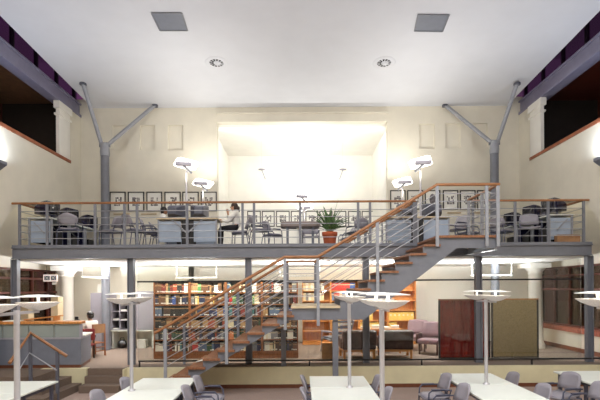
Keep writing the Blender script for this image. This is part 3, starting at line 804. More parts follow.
for b in range(4):
    x0 = XB0 + b*BW
    zs = bookcase('bookcase', f'red brown wooden bookcase full of books, {ORD[b]} bay from the grey cabinet', 'wooden bookcases behind the glass', x0, BW-.002, YBK, .36, BH, 6, BWOOD, BBACK, .17)
    for r in range(6):
        z = PLAT+.003+zs[5-r]+.001
        pal = rows_pal[b][r]; x = x0+.034; end = x0+BW-.036; i = 0; run = 0; c = None
        while x < end-.022:
            if run <= 0:
                idx = min(int((x-x0)/BW*len(pal)*1.02), len(pal)-1)
                c = pal[idx] if random.random() < .6 else random.choice(pal+['dark brown','black','navy','dark brown','black','dark green'])
                run = random.choice((1,1,1,2,3)); seth = random.choice((.205,.22,.235,.25,.265,.28)); setw = random.choice((.026,.032,.038,.044,.052,.06))
                if pal.count('black') > 3: run, setw, seth = 4, .044, .27
            w = min(setw, end-x)
            if random.random() < .02: x += .05; run = 0; continue
            tg = random.random() < .55
            y = YBK+.03+random.choice((0,.008,.016))
            if nbook < 300:
                o = bpy.data.objects.new('book', book_mesh(c, w, seth, .21, tg)); COL.objects.link(o)
                o.location = (x, y, z)
                tag(o, f'{c} book, {ORD[i] if i < 20 else ("twenty-"+ORD[i-20])} from the left on {SHN[r]} shelf of {ORD[b]} wooden bookcase', 'book', 'books in the wooden bookcases')
                i += 1; nbook += 1
            else: rest.append((c, w, seth, .21, (x,y,z), tg))
            run -= 1; x += w+.0015
o = bpy.data.objects.new('book', book_obj('books', rest)); COL.objects.link(o)
tag(o, 'remaining rows of mixed books in the wooden bookcases behind the stair', 'books', None, 'stuff')
# orange lit shelves further back
OW = 28.5/29.7; YO = 15.49
XO0 = PX(416.2, 29.7) - 4*OW
VCOL = {'w': 'white', 'r': 'red', 'b': 'blue', 'g': 'grey', 'c': 'cream', 's': 'slate blue'}
content = [  # string of volumes per shelf; Y = row of yellow box files
 ['cwcwcwgw', 'cgwcwgwc', 'wcgw', '', '', ''],
 ['rrrrrrrbb', 'srrwbb', 'sb', 'YY', 'YYb', 'bsw'],
 ['', '', '', 'YYY', 'YYYYY', 'wbw'],
 ['', '', '', 'YYYYYY', 'YY', '']]
nv = {}
for b in range(4):
    x0 = XO0 + b*OW
    zs = bookcase('oak_shelf_unit', f'warm orange oak shelf unit behind the lounge, {ORD[b]} from the stair side', 'oak shelf units at the back', x0, OW-.002, YO, .34, 2.16, 6, OAK, OAK, .10)
    for r, s in enumerate(content[b]):
        z = PLAT+.003+zs[5-r]+.001; x = x0+.034
        for i, ch in enumerate(s):
            if ch == 'Y':
                t = thing('box_file', f'yellow box file, {ORD[i]} along the {SHN[r]} shelf of {ORD[b]} oak shelf unit', 'box file', (x+.07,YO+.03,z), group='yellow box files on the oak shelves')
                box((-.068,0,0), (.068,.24,.262)).build('body', BM['yellow'], t, .004)
                box((-.03,-.003,.15), (.03,-.0005,.21)).build('title_label', BM['cream'], t)
                x += .143
            else:
                w = .085; me = book_mesh(VCOL[ch], w, .25, .20)
                o = bpy.data.objects.new('bound_volume', me); COL.objects.link(o); o.location = (x,YO+.03,z)
                tag(o, f'{VCOL[ch]} bound volume, {ORD[i]} along the {SHN[r]} shelf of {ORD[b]} oak shelf unit', 'book', 'bound volumes on the oak shelves')
                x += w+.003
# ================================================================== LOUNGE
def club_chair(x, y, rz, label):
    t = thing('club_chair', label, 'armchair', (x,y,PLAT+.003), rz, 'dark leather club chairs')
    for sx in (-.40,.40):
        for sy in (-.34,.34): box((sx-.03,sy-.03,0), (sx+.03,sy+.03,.26)).build('leg', OAK, t)
    MB().box((-.43,-.37,.20), (.43,-.31,.26)).box((-.43,.31,.20), (.43,.37,.26)).box((-.43,-.31,.20), (-.37,.31,.26)).box((.37,-.31,.20), (.43,.31,.26)).build('wood_frame', OAK, t)
    box((-.33,-.20,.265), (.33,.40,.44)).build('seat', LEATH, t, .04)
    M = Matrix.Translation((0,-.30,.265)) @ Matrix.Rotation(R(8),4,'X')
    MB().box((-.46,-.10,0), (.46,.09,.52), M).build('backrest', LEATH, t, .05)
    for s in (-1,1): box((min(s*.34,s*.47),-.19,.265), (max(s*.34,s*.47),.38,.56)).build('armrest', LEATH, t, .04)
club_chair(PX(358.3,37.6), 12.65, R(4), 'dark brown leather club chair on wood frame behind the steel column')
club_chair(PX(397.2,37.6), 12.65, R(-5), 'dark brown leather club chair on wood frame before the oak shelves')
def lounge_chair(x, y, rz, label):
    t = thing('lounge_chair', label, 'armchair', (x,y,PLAT+.003), rz, 'mauve lounge chairs')
    for sx in (-.25,.25):
        for sy in (-.28,.28): box((sx-.022,sy-.022,0), (sx+.022,sy+.022,.30)).build('leg', LEATH, t)
    box((-.30,-.28,.30), (.30,.36,.44)).build('seat', MAUVE, t, .04)
    rows = []
    for f in (0,.3,.6,.85,1): rows.append([(.32*u*(1-.12*(f==1)), -.26-.16*f+.06*u*u, .44+.44*f) for u in (-1,-.5,0,.5,1)])
    MB().grid(rows, .09).build('backrest', MAUVE, t)
    for s in (-1,1): box((min(s*.30,s*.36),-.24,.30), (max(s*.30,s*.36),.30,.58)).build('armrest', LEATH, t, .02)
lounge_chair(PX(415,32.4), F/32.4, R(150), 'mauve lounge chair facing the oak shelves, beside the leather chairs')
lounge_chair(PX(430.5,34.6), F/34.6, R(150), 'mauve lounge chair nearest the red panel')
# slatted reclining chair
t = thing('slat_chair', 'pale lounge chair with striped slat back beside the brown bin', 'armchair', (PX(336,33.4), 13.72, PLAT+.003), R(28))
t.scale = (1.12,1.12,1.12)
for s in (-1,1):
    x = s*.27
    MB().tube([(x,.35,.0), (x,.30,.38), (x,-.20,.34), (x,-.42,.86)], .022, 8).tube([(x,-.30,.0), (x,-.10,.36)], .02, 8).build('frame', GREYP, t)
    MB().tube([(x,.30,.55), (x,-.22,.56)], .025, 8).tube([(x,.31,.36), (x,.30,.55)], .015, 8).build('armrest', GREYP, t)
for k in range(7):
    f = k/6; MB().bar((-.25,-.21-.20*f,.38+.46*f), (.25,-.21-.20*f,.38+.46*f), .016, .055).build('back_slat', PAPER if k % 2 else SLATE, t)
box((-.25,-.18,.36), (.25,.30,.42)).build('seat', SLATE, t, .015)
# brown bin
p = P(328,361,37)
t = thing('brown_bin', 'square brown wooden bin beside the slat back chair', 'bin', (p.x,12.45,PLAT+.003))
MB().box((-.16,-.15,0), (.16,-.13,.42)).box((-.16,.13,0), (.16,.15,.42)).box((-.16,-.13,0), (-.14,.13,.42)).box((.14,-.13,0), (.16,.13,.42)).box((-.14,-.13,.0), (.14,.13,.02)).build('body', CARDB, t)
box((-.165,-.155,.421), (.165,.155,.44)).build('rim', OAK, t)
# low table with papers
t = thing('low_table', 'low wooden table behind the leather chairs, strewn with magazines', 'table', (PX(379,33.5), F/33.5, PLAT+.003))
box((-.6,-.35,.66), (.6,.35,.70)).build('top', OAK, t)
for sx in (-.55,.55):
    for sy in (-.3,.3): box((sx-.025,sy-.025,0), (sx+.025,sy+.025,.658)).build('leg', OAK, t)
for k, (dx, dy, h) in enumerate(((-.42,-.1,.06), (-.10,.05,.09), (.19,-.06,.05), (.49,.08,.07))):
    o = MB().box((-.11,-.16,0), (.11,.16,h), Matrix.Rotation(R((8,-6,4,-10)[k]),4,'Z')).build('magazine_stack', PAPER, loc=(PX(379,33.5)+dx, F/33.5+dy, PLAT+.705))
    tag(o, f'white magazine stack on the low table, {ORD[k]} from the stair side', 'magazines', 'magazine stacks on the low table')
# display panels
def panel(name, px0, px1, ytop, y, m, label, trim):
    s = F/y; x0, x1 = PX(px0,s), PX(px1,s); zt = P(px0,ytop,s).z
    t = thing(name, label, 'display panel', (x0,y,PLAT+.003)); h = zt-PLAT-.003; w = x1-x0
    box((.045,.01,.05), (w-.045,.035,h)).build('board', m, t)
    for x in (0, w-.043):
        MB().box((x,0,0), (x+.043,.045,h)).build('post', BLACK, t)
        box((x,-.16,-.0), (x+.043,-.002,.03)).build('foot', BLACK, t)
    box((.045,.0,.02), (w-.045,.045,.048)).build('bottom_rail', BLACK, t)
    box((0,-.005,h+.001), (w,.05,h+.03)).build('top_trim', trim, t)
panel('red_display_panel', 438.5, 490, 300.3, 12.22, REDP, 'glossy dark red display panel on black feet behind the glass', BWOOD)
panel('tan_display_panel', 491.3, 538.5, 299.8, 12.30, TANP, 'tan woven display panel in black frame beside the red panel', OAK)
# tubular pendants under the balcony
def pendant(a, b, label):
    a, b = Vector(a), Vector(b); c = (a+b)/2; L = (b-a).length; rz = math.atan2((b-a).y, (b-a).x)
    t = thing('tube_pendant', label, 'pendant lamp', c, rz, 'tube pendants under the balcony')
    MB().box((-L/2,-.04,-.012), (L/2,.04,.0)).box((-L/2,-.04,0), (L/2,-.034,.02)).box((-L/2,.034,0), (L/2,.04,.02)).build('trough', DISCM, t)
    MB().tube([(-L/2+.03,0,.018), (L/2-.03,0,.018)], .014, 8).build('tube', TUBEW, t)
    for x in (-L/2+.03, L/2-.03): MB().tube([(x,.0,.02), (x,0,H+.735-c.z-.002)], .007, 6).build('stem', DISCM, t)
    light('AREA', 'pendant_light', c+Vector((0,0,.05)), 230, (248,250,255), L-.26, .12, (math.pi,0,rz))
pendant(P(175.5,278.3,34.2), P(217.5,278,34.2), 'white tube pendant lamp above the wooden bookcases')
pendant(P(384.5,276,34.2), P(417,275.6,34.2), 'white tube pendant lamp behind the upper stair flight')
pendant(P(471,275.8,34.2), P(512.5,275.4,34.2), 'white tube pendant lamp above the red and tan panels')
pendant(P(82,276.5,36), P(107,279,31.9), 'white tube pendant lamp beside the round grey column')
pendant(P(279,276.5,34.2), P(321,276.4,34.2), 'white tube pendant lamp behind the stair landing')

# ================================================================== BALCONY FURNITURE
DZ = DECK+.003
def carrel(px0, px1, y, d, label):
    s = F/y; x0, x1 = PX(px0,s,219), PX(px1,s,219); w = x1-x0
    t = thing('carrel_desk', label, 'desk', ((x0+x1)/2, y, DZ), group='double carrel desks on the balcony')
    MB().box((-w/2,0,.71), (w/2,d,.745)).build('worktop', BEIGE, t)
    for s_ in (-1,1):
        a, b = sorted((s_*.17, s_*(w/2-.06)))
        box((a,.05,.12), (b,.075,.66)).build('modesty_panel', BLUEP, t)
        MB().bar((s_*.02,.03,.36), (s_*.40,.03,.70), .035, .02, up=(0,1,0)).build('brace', STEELL, t)
        MB().box((s_*(w/2-.045)-.02,.04,0), (s_*(w/2-.045)+.02,.08,.709)).build('leg', STEELL, t)
        MB().box((s_*(w/2-.045)-.02,d-.08,0), (s_*(w/2-.045)+.02,d-.04,.709)).build('leg', STEELL, t)
    MB().box((-.025,.02,0), (.025,.045,.709)).build('centre_post', STEELL, t)
    MB().box((-.16,.09,.05), (.16,.10,.70)).build('cable_panel', BLACK, t)
    return t
carrel(156, 217.5, 12.05, .75, 'pale blue panelled double desk beside the woman in white, front row')
carrel(385, 451, 12.05, .75, 'pale blue panelled double desk behind the upper stair flight, front row')
carrel(164, 216, 14.05, .75, 'double desk in the back row under the framed pictures, near the woman')
carrel(391, 440, 14.05, .75, 'double desk in the back row under framed pictures, stair side')
def tall_lamp(px, s, flip, label, zt=3.28, power=30, dz=0.0):
    x = PX(px, s, 200); top = H+zt-DZ-dz
    t = thing('wing_uplight', label, 'lamp', (x,F/s,DZ+dz), group='winged uplights on the balcony')
    MB().lathe([(.10,0), (.10,.012), (.03,.02), (.028,.05), (.026,top-.20)], n=14).build('pole', ALU, t)
    f = -1 if flip else 1
    M = Matrix.Translation((0,0,top)) @ Matrix.Rotation(f*R(5),4,'Y') @ Matrix.Rotation(R(-11),4,'X') @ Matrix.Rotation(f*R(24),4,'Z')
    MB().prism([(-.28,-.20),(-.20,-.30),(.24,-.30),(.30,-.22),(.28,.24),(.20,.32),(-.24,.30),(-.30,.22)], lambda x, y: M @ Vector((x,y,0)), M.to_3x3() @ Vector((0,0,.02))).build('glass_plate', PLATEW, t)
    MB().bar((-.24*f,-.14,top-.02), (.16*f,-.12,top-.03), .14, .08).build('lamp_housing', GREYP, t)
    MB().bar((-.05*f,-.12,top-.06), (.16*f,-.07,top-.25), .05, .05).build('bracket', STEELL, t)
    MB().bar((0,0,top-.19), (.1*f,-.08,top-.2), .04, .04).build('knuckle', STEELL, t)
    light('AREA', 'wing_light', (x,F/s,DZ+dz+top+.22), power, (255,251,242), size=.4, rot=UP)
    light('POINT', 'wing_glow', (x,F/s-.1,DZ+dz+top-.32), 5, size=.1)
tall_lamp(186.5, 37.9, False, 'bright winged uplight rising from the front double desk near the woman', dz=.748)
tall_lamp(203, 32.0, False, 'winged uplight farther back over the framed pictures, near the woman', dz=.748)
tall_lamp(420.5, 37.9, True, 'bright winged uplight rising behind the upper stair flight', dz=.748)
tall_lamp(402.5, 32.0, True, 'winged uplight farther back over the pictures, stair side', dz=.748)
tall_lamp(303, 28.4, False, 'winged uplight on a pole in the alcove mouth', 3.22, 48)
tall_lamp(304.5, 25.2, True, 'winged uplight deepest inside the alcove', 3.18, 38)
def crt(x, y, z, rz, label, group, dark=NAVY):
    t = thing('computer_monitor', label, 'monitor', (x,y,z), rz, group)
    t.scale = (1.1,1.1,1.1)
    MB().lathe([(.13,0), (.13,.015), (.06,.03), (.05,.07)], n=16).build('stand', dark, t)
    sec = [(.0,.225,.06,.40), (-.05,.225,.06,.40), (-.20,.20,.08,.38), (-.42,.12,.11,.32), (-.46,.09,.13,.28)]
    vs = []; fs = []
    for y_, w, z0, z1 in sec:
        c = .03; vs += [(-w,y_,z0), (w,y_,z0), (w,y_,z1-c), (w-c,y_,z1), (-w+c,y_,z1), (-w,y_,z1-c)]
    for i in range(len(sec)-1):
        for j in range(6): fs.append((i*6+j, i*6+(j+1)%6, i*6+6+(j+1)%6, i*6+6+j))
    fs += [tuple(range(6)), tuple(range(24,30))[::-1]]
    MB().add(vs, fs).build('housing', dark, t)
    MB().grid([[(u*.19, .004+.012*(1-u*u)*(1-v*v), .235+v*.135) for u in (1,.5,0,-.5,-1)] for v in (-1,-.5,0,.5,1)], .004).build('screen', SCREEN, t)
    return t
# side desks with monitors along both ends
for n, s_, word in (('left',-1,'near the corner column'), ('right',1,'by the stair head side')):
    for k, (y0, y1) in enumerate(((11.82,12.72), (12.74,13.66), (13.68,14.70))):
        xa, xb = sorted((s_*6.38, s_*7.02))
        t = thing('computer_desk', f'grey computer desk at the {n} balcony end, {ORD[k]} from the railing', 'desk', ((xa+xb)/2,(y0+y1)/2,DZ), group=f'computer desks at the {n} balcony end')
        w, d = (xb-xa)/2, (y1-y0)/2
        box((-w,-d,.71), (w,d,.745)).build('worktop', WHITE, t)
        box((-w+.06,-d+.04,.10), (w-.06,-d+.06,.66)).build('end_panel', BLUEP if k == 0 else NAVY, t)
        box((min(s_*(w-.08),s_*(w-.06)),-d+.07,.10), (max(s_*(w-.08),s_*(w-.06)),d-.06,.66)).build('back_panel', NAVY, t)
        for sx in (-1,1):
            for sy in (-1,1): box((sx*(w-.03)-.02,sy*(d-.03)-.02,0), (sx*(w-.03)+.02,sy*(d-.03)+.02,.709)).build('leg', STEELL, t)
        MB().bar((s_*(w-.15),-d+.025,.62), (s_*(w-.42),-d+.025,.34), .03, .015, up=(0,1,0)).build('brace', STEELL, t)
        crt(s_*6.50, (12.09,13.12,14.36)[k], DZ+.748, R(-104) if s_ < 0 else R(104), f'dark blue tube monitor at the {n} balcony end, {ORD[k]} from the railing', f'tube monitors at the {n} balcony end')
        o = box((-.09,-.2,0), (.09,.2,.42)).build('computer_tower', BLACK, loc=(s_*6.60,(y0+y1)/2+.12,DZ)); tag(o, f'black computer tower under the {ORD[k]} desk of the {n} balcony end', 'computer', f'computer towers at the {n} balcony end')
        box((-.07,-.203,.05), (.07,-.2005,.37)).build('face_panel', BLACK, o)
p = P(566,242,39)
t = thing('cardboard_box', 'brown cardboard box behind the railing before the corner computer desk', 'box', (p.x-.02,11.73,DZ))
box((-.28,-.08,0), (.30,.07,.19)).build('body', CARDB, t); box((-.28,-.08,.191), (.30,.0,.2)).build('flap', CARDB, t)
# monitors seen from behind on the double desks
for x, rz, lb in ((PX(178,36.5), R(172), 'dark grey monitor back on the double desk, next to the seated head'), (PX(199,36.5), R(188), 'dark grey monitor back on the double desk, next to the woman'),
                  (PX(407,36.5), R(172), 'dark monitor back on the double desk behind the stair, inner one'), (PX(432,36.5), R(188), 'dark monitor back on the double desk behind the stair, outer one')):
    crt(x, 12.76, DZ+.748, rz-R(180), lb, 'monitors on the double desks', STEELD)
# balcony chairs
GU = 'grey armchairs on the balcony'
roundchair = make_chair('office_chair', 'x', GU, rnd=True)
ch = lambda px, y, rz, lb, pr=None: chair(PX(px, F/y, 235), y, DZ, rz, lb, GU, pr)
ch(70.5, 12.05, R(10), 'grey round backed chair before the corner computers, behind the left railing', roundchair)
ch(112, 12.5, R(75), 'grey chair turned sideways beside the tall round column')
ch(134, 12.3, R(-40), 'grey armchair behind the twin railing posts, near the double desk')
ch(150.5, 12.8, R(-80), 'grey armchair drawn up to the end of the front double desk')
ch(259.5, 12.42, R(-75), 'grey chair behind the twin railing posts next to the woman')
ch(272.5, 13.62, R(-60), 'grey chair at the woman side of the taupe table')
ch(310.5, 13.95, R(180), 'grey chair tucked behind the taupe table beside the plant')
ch(357, 13.1, R(30), 'grey round backed chair to one side of the potted plant', roundchair)
ch(346, 14.75, R(100), 'grey chair in the alcove mouth behind the potted plant')
ch(455, 12.5, R(110), 'grey chair beside the double desk at the stair head')
ch(468, 13.35, R(-70), 'grey armchair facing the double desk at the stair head')
ch(502, 13.0, R(-60), 'grey round backed chair behind the railing beyond the stair head', roundchair)
ch(530, 12.15, R(160), 'grey armchair behind the short railing before the computers')
# taupe table
t = thing('reading_table', 'thick rounded taupe table beside the potted plant on the balcony', 'table', (PX(300.5,35), 13.15, DZ))
MB().prism([(-.46,-.30),(.46,-.30),(.54,-.24),(.56,0),(.54,.24),(.46,.30),(-.46,.30),(-.54,.24),(-.56,0),(-.54,-.24)], lambda x, y: (x,y,.60), (0,0,.155)).build('top', GTAUPE, t, .03)
for sx in (-.36,.36):
    for sy in (-.18,.18): box((sx-.03,sy-.03,0), (sx+.03,sy+.03,.598)).build('leg', SLATE, t)
box((-.10,-.12,.0), (.04,.12,.598)).build('centre_panel', PAPER, t)
# potted plant
t = thing('potted_palm', 'leafy green palm in terracotta pot behind the balcony railing', 'plant', (PX(329.5,37,230), 12.35, DZ))
MB().lathe([(.15,0), (.185,.24), (.205,.25), (.21,.33), (.19,.33), (.17,.28), (0,.28)], n=26).build('pot', TERRA, t)
MB().lathe([(0,.285), (.168,.285), (.168,.30), (0,.305)], n=20).build('soil', SOIL, t)
t.scale = (1,1,1.14)
rnd = random.Random(5)
for k in range(78):
    a = rnd.uniform(0, 2*math.pi); L = rnd.uniform(.55,.98); el = rnd.uniform(.5,1.5)
    if k == 0: a, L, el = R(8), 1.0, 1.28
    dirv = Vector((math.cos(a), math.sin(a)*.8, 0)); rows = []
    for i in range(7):
        f = i/6; out = L*math.cos(el)*f*.85; up = L*math.sin(el)*f - .30*L*f*f*(1 if k else .45)
        wd = .036*math.sin(math.pi*min(1,.08+f*.92))**.7*(.75+.5*rnd.random()) + .003
        c = Vector((0,0,.30)) + dirv*out + Vector((0,0,up)); sd = Vector((-dirv.y, dirv.x, 0))
        rows.append([c - sd*wd, c - Vector((0,0,.010*(wd>.01))), c + sd*wd])
    MB().grid(rows, .002).build('leaf', LEAF, t)
# framed pictures
def picture(px0, px1, py0, py1, s, y, label, k, art=0):
    a, b = P(px0,py0,s), P(px1,py1,s); w, h = b.x-a.x, a.z-b.z
    t = thing('framed_picture', label, 'picture', ((a.x+b.x)/2, y-.004, (a.z+b.z)/2), group='framed pictures on the back wall' if s > 28 else 'framed pictures in the alcove')
    w /= 2; h /= 2; f = .032
    MB().box((-w,-.035,-h), (w,0,-h+f)).box((-w,-.035,h-f), (w,0,h)).box((-w,-.035,-h+f), (-w+f,0,h-f)).box((w-f,-.035,-h+f), (w,0,h-f)).build('frame', FRAMEB, t)
    box((-w+f,-.012,-h+f), (w-f,-.002,h-f)).build('mat_board', PAPER, t)
    r = random.Random(k*7+5); mb = MB(); iw, ih = (w-f)*.54, (h-f)*.5
    if art == 1: mb.ball((0,-.013,.02), (iw*.85,.004,ih*1.25), 16, 10)
    else:
        n = 5
        for i in range(n):
            for j in range(n):
                if r.random() < .72:
                    x = -iw+2*iw*i/n; z = -ih+2*ih*j/n; q = r.uniform(.7,1.1)
                    mb.box((x,-.0155,z), (x+2*iw/n*q,-.0125,z+2*ih/n*q*.95))
    mb.build('print', INKM, t)
for k, (a, b) in enumerate(((110,126),(128.2,144.5),(146.7,162.5),(164.7,181),(182.6,199),(201,217))):
    picture(a, b, 192, 211.3, 30, YB, f'black framed print on the back wall beyond the woman, {ORD[k]} from the round column', k)
for k, (a, b) in enumerate(((390,405.5),(407,423),(424.6,440),(442.6,458),(459.6,475.2),(476.8,492))):
    picture(a, b, 190.4, 209.6, 30, YB, f'black framed print on the stair side back wall, {ORD[k]} from the alcove', k+10, 1 if k == 2 else 0)
for k, (a, b) in enumerate(((247.3,260.8),(262,274.6),(276.2,289.6),(291,304),(305.5,318),(319.5,332.5),(334,346.2),(348.2,360.5),(361.8,374.6))):
    picture(a, b, 211, 226.6, 23.85, YA, f'thin black framed print inside the alcove, {ORD[k]} from the woman side', k+20)
for k, (a, b, y) in enumerate(((113.5,130,214.2),(141,157,214.2),(447,461,213),(474,489,213))):
    p0, p1 = P(a,y,30), P(b,y,30)
    o = box((p0.x,YB-.015,p0.z-.03), (p1.x,YB-.002,p0.z+.03)).build('wall_grille', BEIGE); tag(o, f'thin slot air grille in the back wall below the framed prints, {ORD[k]} of four', 'vent', 'slot grilles in the back wall')
    MB().box((p0.x+.02,YB-.018,p0.z-.006), (p1.x-.02,YB-.0155,p0.z+.006)).build('slot', DARK, o)
# alcove spot pendants
for k, (px, qx) in enumerate(((261.8,265.3), (342.8,339.6))):
    s = 26.5; a = P(px,169.8,s); b = P(qx,179.3,s)
    t = thing('alcove_spot', f'thin hanging spotlight in the alcove, {("nearer the woman","on the stair side")[k]}', 'pendant lamp', a)
    MB().tube([(0,0,.02), (0,0,OZ+.018-a.z)], .004, 6).build('stem', ALU, t)
    MB().lathe([(.02,.0), (.13,.005), (.13,.02), (.02,.03)], n=18).build('reflector', GREYP, t)
    MB().tube([(0,0,0), b-a], .018, 8).build('arm', STEELL, t)

# ================================================================== PEOPLE
def skin(name, m, chains, parent, sub=2):
    """one continuous skinned surface: chains of (point, radius); a chain that starts on an existing point joins there"""
    vs, rs, es, idx = [], [], [], {}
    def vid(p, r):
        k = tuple(round(c, 4) for c in p)
        if k not in idx: idx[k] = len(vs); vs.append(p); rs.append(r)
        return idx[k]
    for chn in chains:
        ids = [vid(p, r) for p, r in chn]
        es += list(zip(ids, ids[1:]))
    me = bpy.data.meshes.new(name); me.from_pydata(vs, es, []); me.materials.append(m)
    o = bpy.data.objects.new(name, me); COL.objects.link(o); o.parent = parent
    sk = o.modifiers.new('skin', 'SKIN'); sk.use_smooth_shade = True
    for i, d in enumerate(me.skin_vertices[0].data):
        d.radius = (rs[i], rs[i]); d.use_root = (i == 0)
    sb = o.modifiers.new('sub', 'SUBSURF'); sb.levels = sub; sb.render_levels = sub
    return o
nearm = make_chair('office_chair', 'x', GU, arms=False)
def seated(label, loc, rz, elbows, wrists, head=(0,.05,1.20), hair=HAIR, skinm=SKIN, group=None, tail=False, seat=.46, knees=.45):
    t = thing('person', label, 'person', loc, rz, group)
    seat += .055
    pel, bel, che, nb = (0,0,seat+.08), (0,.015,seat+.22), (0,.02,seat+.42), (0,.02,seat+.56)
    hx, hy, hz = head
    nk = (hx*.5,hy*.6,hz-.115); hc = (hx,hy,hz); ht = (hx,hy-.01,hz+.06)
    body = [[(pel,.11),(bel,.10),(che,.11),(nb,.055),(nk,.048),((hx,hy+.01,hz-.055),.062),(hc,.078),(ht,.062)]]
    body.append([((hx,hy+.01,hz-.055),.062),((hx,hy+.075,hz-.075),.03)])
    shirt = [[(pel,.135),(bel,.13),(che,.14),(nb,.075)]]; trous = [[((0,0.0,seat+.09),.13),((0,.02,seat+.16),.12)]]
    for i, s in enumerate((-1,1)):
        sh = (s*.175,.02,seat+.50); e, w = elbows[i], wrists[i]
        wv, ev = Vector(w), Vector(e); d = (wv-ev).normalized()
        hb = wv + d*.04; pm = wv + d*.08
        body.append([(che,.11),(sh,.058),(e,.042),(w,.027),(tuple(hb),.030),(tuple(pm),.030)])
        up = Vector((0,0,1)); sd = d.cross(up)
        if sd.length < .1: sd = d.cross(Vector((1,0,0)))
        sd.normalize(); dn = sd.cross(d)
        for q, (off, L) in enumerate(((-.030,.060),(-.010,.074),(.011,.070),(.030,.055))):
            a = pm + sd*off*.9 + d*.012; b_ = a + d*L*.55; c_ = b_ + d*L*.35 - up*L*.3
            body.append([(tuple(pm),.030),(tuple(a),.0095),(tuple(b_),.0088),(tuple(c_),.0075)])
        a = tuple(hb - sd*s*.032 + d*.005); b_ = tuple(hb - sd*s*.055 + d*.04); c_ = tuple(hb - sd*s*.056 + d*.065)
        body.append([(tuple(hb),.030),(a,.012),(b_,.010),(c_,.008)])
        cuff = ev + (wv-ev)*.9
        shirt.append([(che,.14),(sh,.078),(e,.056),(tuple(cuff),.042)])
        hip, kn, an = (s*.085,.06,seat+.075), (s*.11,knees,seat+.06), (s*.11,knees+.02,.10)
        toe = (s*.11,knees+.16,.04)
        body.append([(pel,.11),(hip,.08),(kn,.055),(an,.035),(toe,.03)])
        trous.append([((0,0.0,seat+.09),.13),(hip,.095),(kn,.072),((an[0],an[1],.12),.055)])
    b = skin('body', skinm, body, t)
    skin('shirt', SHIRT, shirt, t); skin('trousers', TROUS, trous, t)
    for s in (-1,1):
        MB().ball((s*.11,knees+.09,.045), (.045,.13,.045)).build('shoe', BLACK, t)
        MB().ball((hx+s*.030,hy+.083,hz-.005), .011, 8, 6).build('eye', BLACK, t)
        MB().ball((hx+s*.085,hy+.0,hz-.015), (.012,.02,.03), 8, 6).build('ear', skinm, t)
    MB().add([Vector(v)+Vector((hx,hy,hz)) for v in ((-.014,.08,-.035),(.014,.08,-.035),(0,.112,-.03),(0,.085,.015))], [(0,1,2),(1,3,2),(0,2,3),(0,3,1)]).build('nose', skinm, t)
    MB().ball((hx,hy+.082,hz-.062), (.022,.012,.007), 8, 6).build('mouth', REDF, t)
    hb_ = MB().ball((hx,hy-.022,hz+.032), (.093,.100,.088), 18, 12).ball((hx,hy-.05,hz-.03), (.088,.065,.085), 16, 10)
    if tail: hb_.ball((hx,hy-.125,hz-.035), (.045,.05,.055), 12, 8).ball((hx,hy-.14,hz-.10), (.03,.035,.06), 12, 8)
    hb_.build('hair', hair, t)
    return t
wx, wy = PX(237, 35.4, 225), 13.0
seated('woman in white top and black trousers writing at the double desk, dark hair tied back', (wx, wy, DZ), LT,
       ((-.24,.22,.74), (.22,.24,.80)), ((-.15,.43,.80), (.10,.27,1.02)), head=(0,.09,1.19), hair=HAIRB, skinm=SKIN, tail=True)
chair(wx+.09, wy, DZ, LT, 'grey chair carrying the woman in the white top', GU, nearm)
sx_, sy_ = PX(165.5, 33.2, 213), 13.55
seated('seated person with black hair, only the head above the double desk', (sx_, sy_, DZ), R(-80),
       ((-.23,.18,.74), (.23,.18,.74)), ((-.15,.40,.76), (.15,.40,.76)), head=(0,.06,1.19), skinm=SKIND)
chair(sx_-.09, sy_, DZ, R(-80), 'grey chair carrying the person behind the double desk', GU, nearm)
# person behind the reception desk with a wooden chair
mx, my = PX(90.5, 34.5), 13.35
seated('person with black hair and white shirt seated on wooden chair behind the reception desk', (mx, my, PLAT+.003), R(60),
       ((-.24,.16,.72), (.24,.16,.72)), ((-.16,.38,.76), (.16,.38,.76)), head=(0,.05,1.17), skinm=SKIND, seat=.39)
t = thing('wooden_chair', 'orange wooden chair with board back behind the reception desk end', 'chair', (mx+.09, my-.05, PLAT+.003), R(60))
box((-.21,-.20,.355), (.21,.22,.385)).build('seat', BWOOD, t)
for s in (-1,1):
    MB().bar((s*.19,.19,0), (s*.19,.19,.354), .035).build('leg', BWOOD, t)
    MB().bar((s*.19,-.26,0), (s*.19,-.24,.92), .035).build('leg', BWOOD, t)
MB().box((-.17,-.27,.66), (.17,-.24,.92)).build('backrest', CARDB, t)
for z in (.15,.26): MB().bar((-.17,-.25,z), (.17,-.25,z), .022).build('stretcher', BWOOD, t)
t = thing('red_chair', 'red upholstered chair back beside the seated person at the desk', 'chair', (PX(85,36.4), 12.62, PLAT+.003), R(185))
box((-.20,-.18,.36), (.20,.20,.42)).build('seat', REDF, t, .02); box((-.20,-.21,.50), (.20,-.16,.82)).build('backrest', REDF, t, .02)
for s in (-1,1):
    MB().bar((s*.17,.17,0), (s*.17,.17,.36), .03).build('leg', BLACK, t); MB().bar((s*.17,-.19,0), (s*.17,-.19,.52), .03).build('leg', BLACK, t)

# ================================================================== LIGHT
w = bpy.data.worlds.new('dusk'); sc.world = w; w.use_nodes = True
nt = w.node_tree; bg = nt.nodes['Background']
tc = nt.nodes.new('ShaderNodeTexCoord'); nz = nt.nodes.new('ShaderNodeTexNoise'); nz.inputs['Scale'].default_value = 3.0
rp = nt.nodes.new('ShaderNodeValToRGB')
rp.color_ramp.elements[0].position = .38; rp.color_ramp.elements[0].color = rgb(62, 40, 62)
rp.color_ramp.elements[1].position = .68; rp.color_ramp.elements[1].color = rgb(116, 62, 112)
nt.links.new(tc.outputs['Generated'], nz.inputs['Vector']); nt.links.new(nz.outputs['Fac'], rp.inputs['Fac']); nt.links.new(rp.outputs['Color'], bg.inputs['Color'])
bg.inputs['Strength'].default_value = 1.0
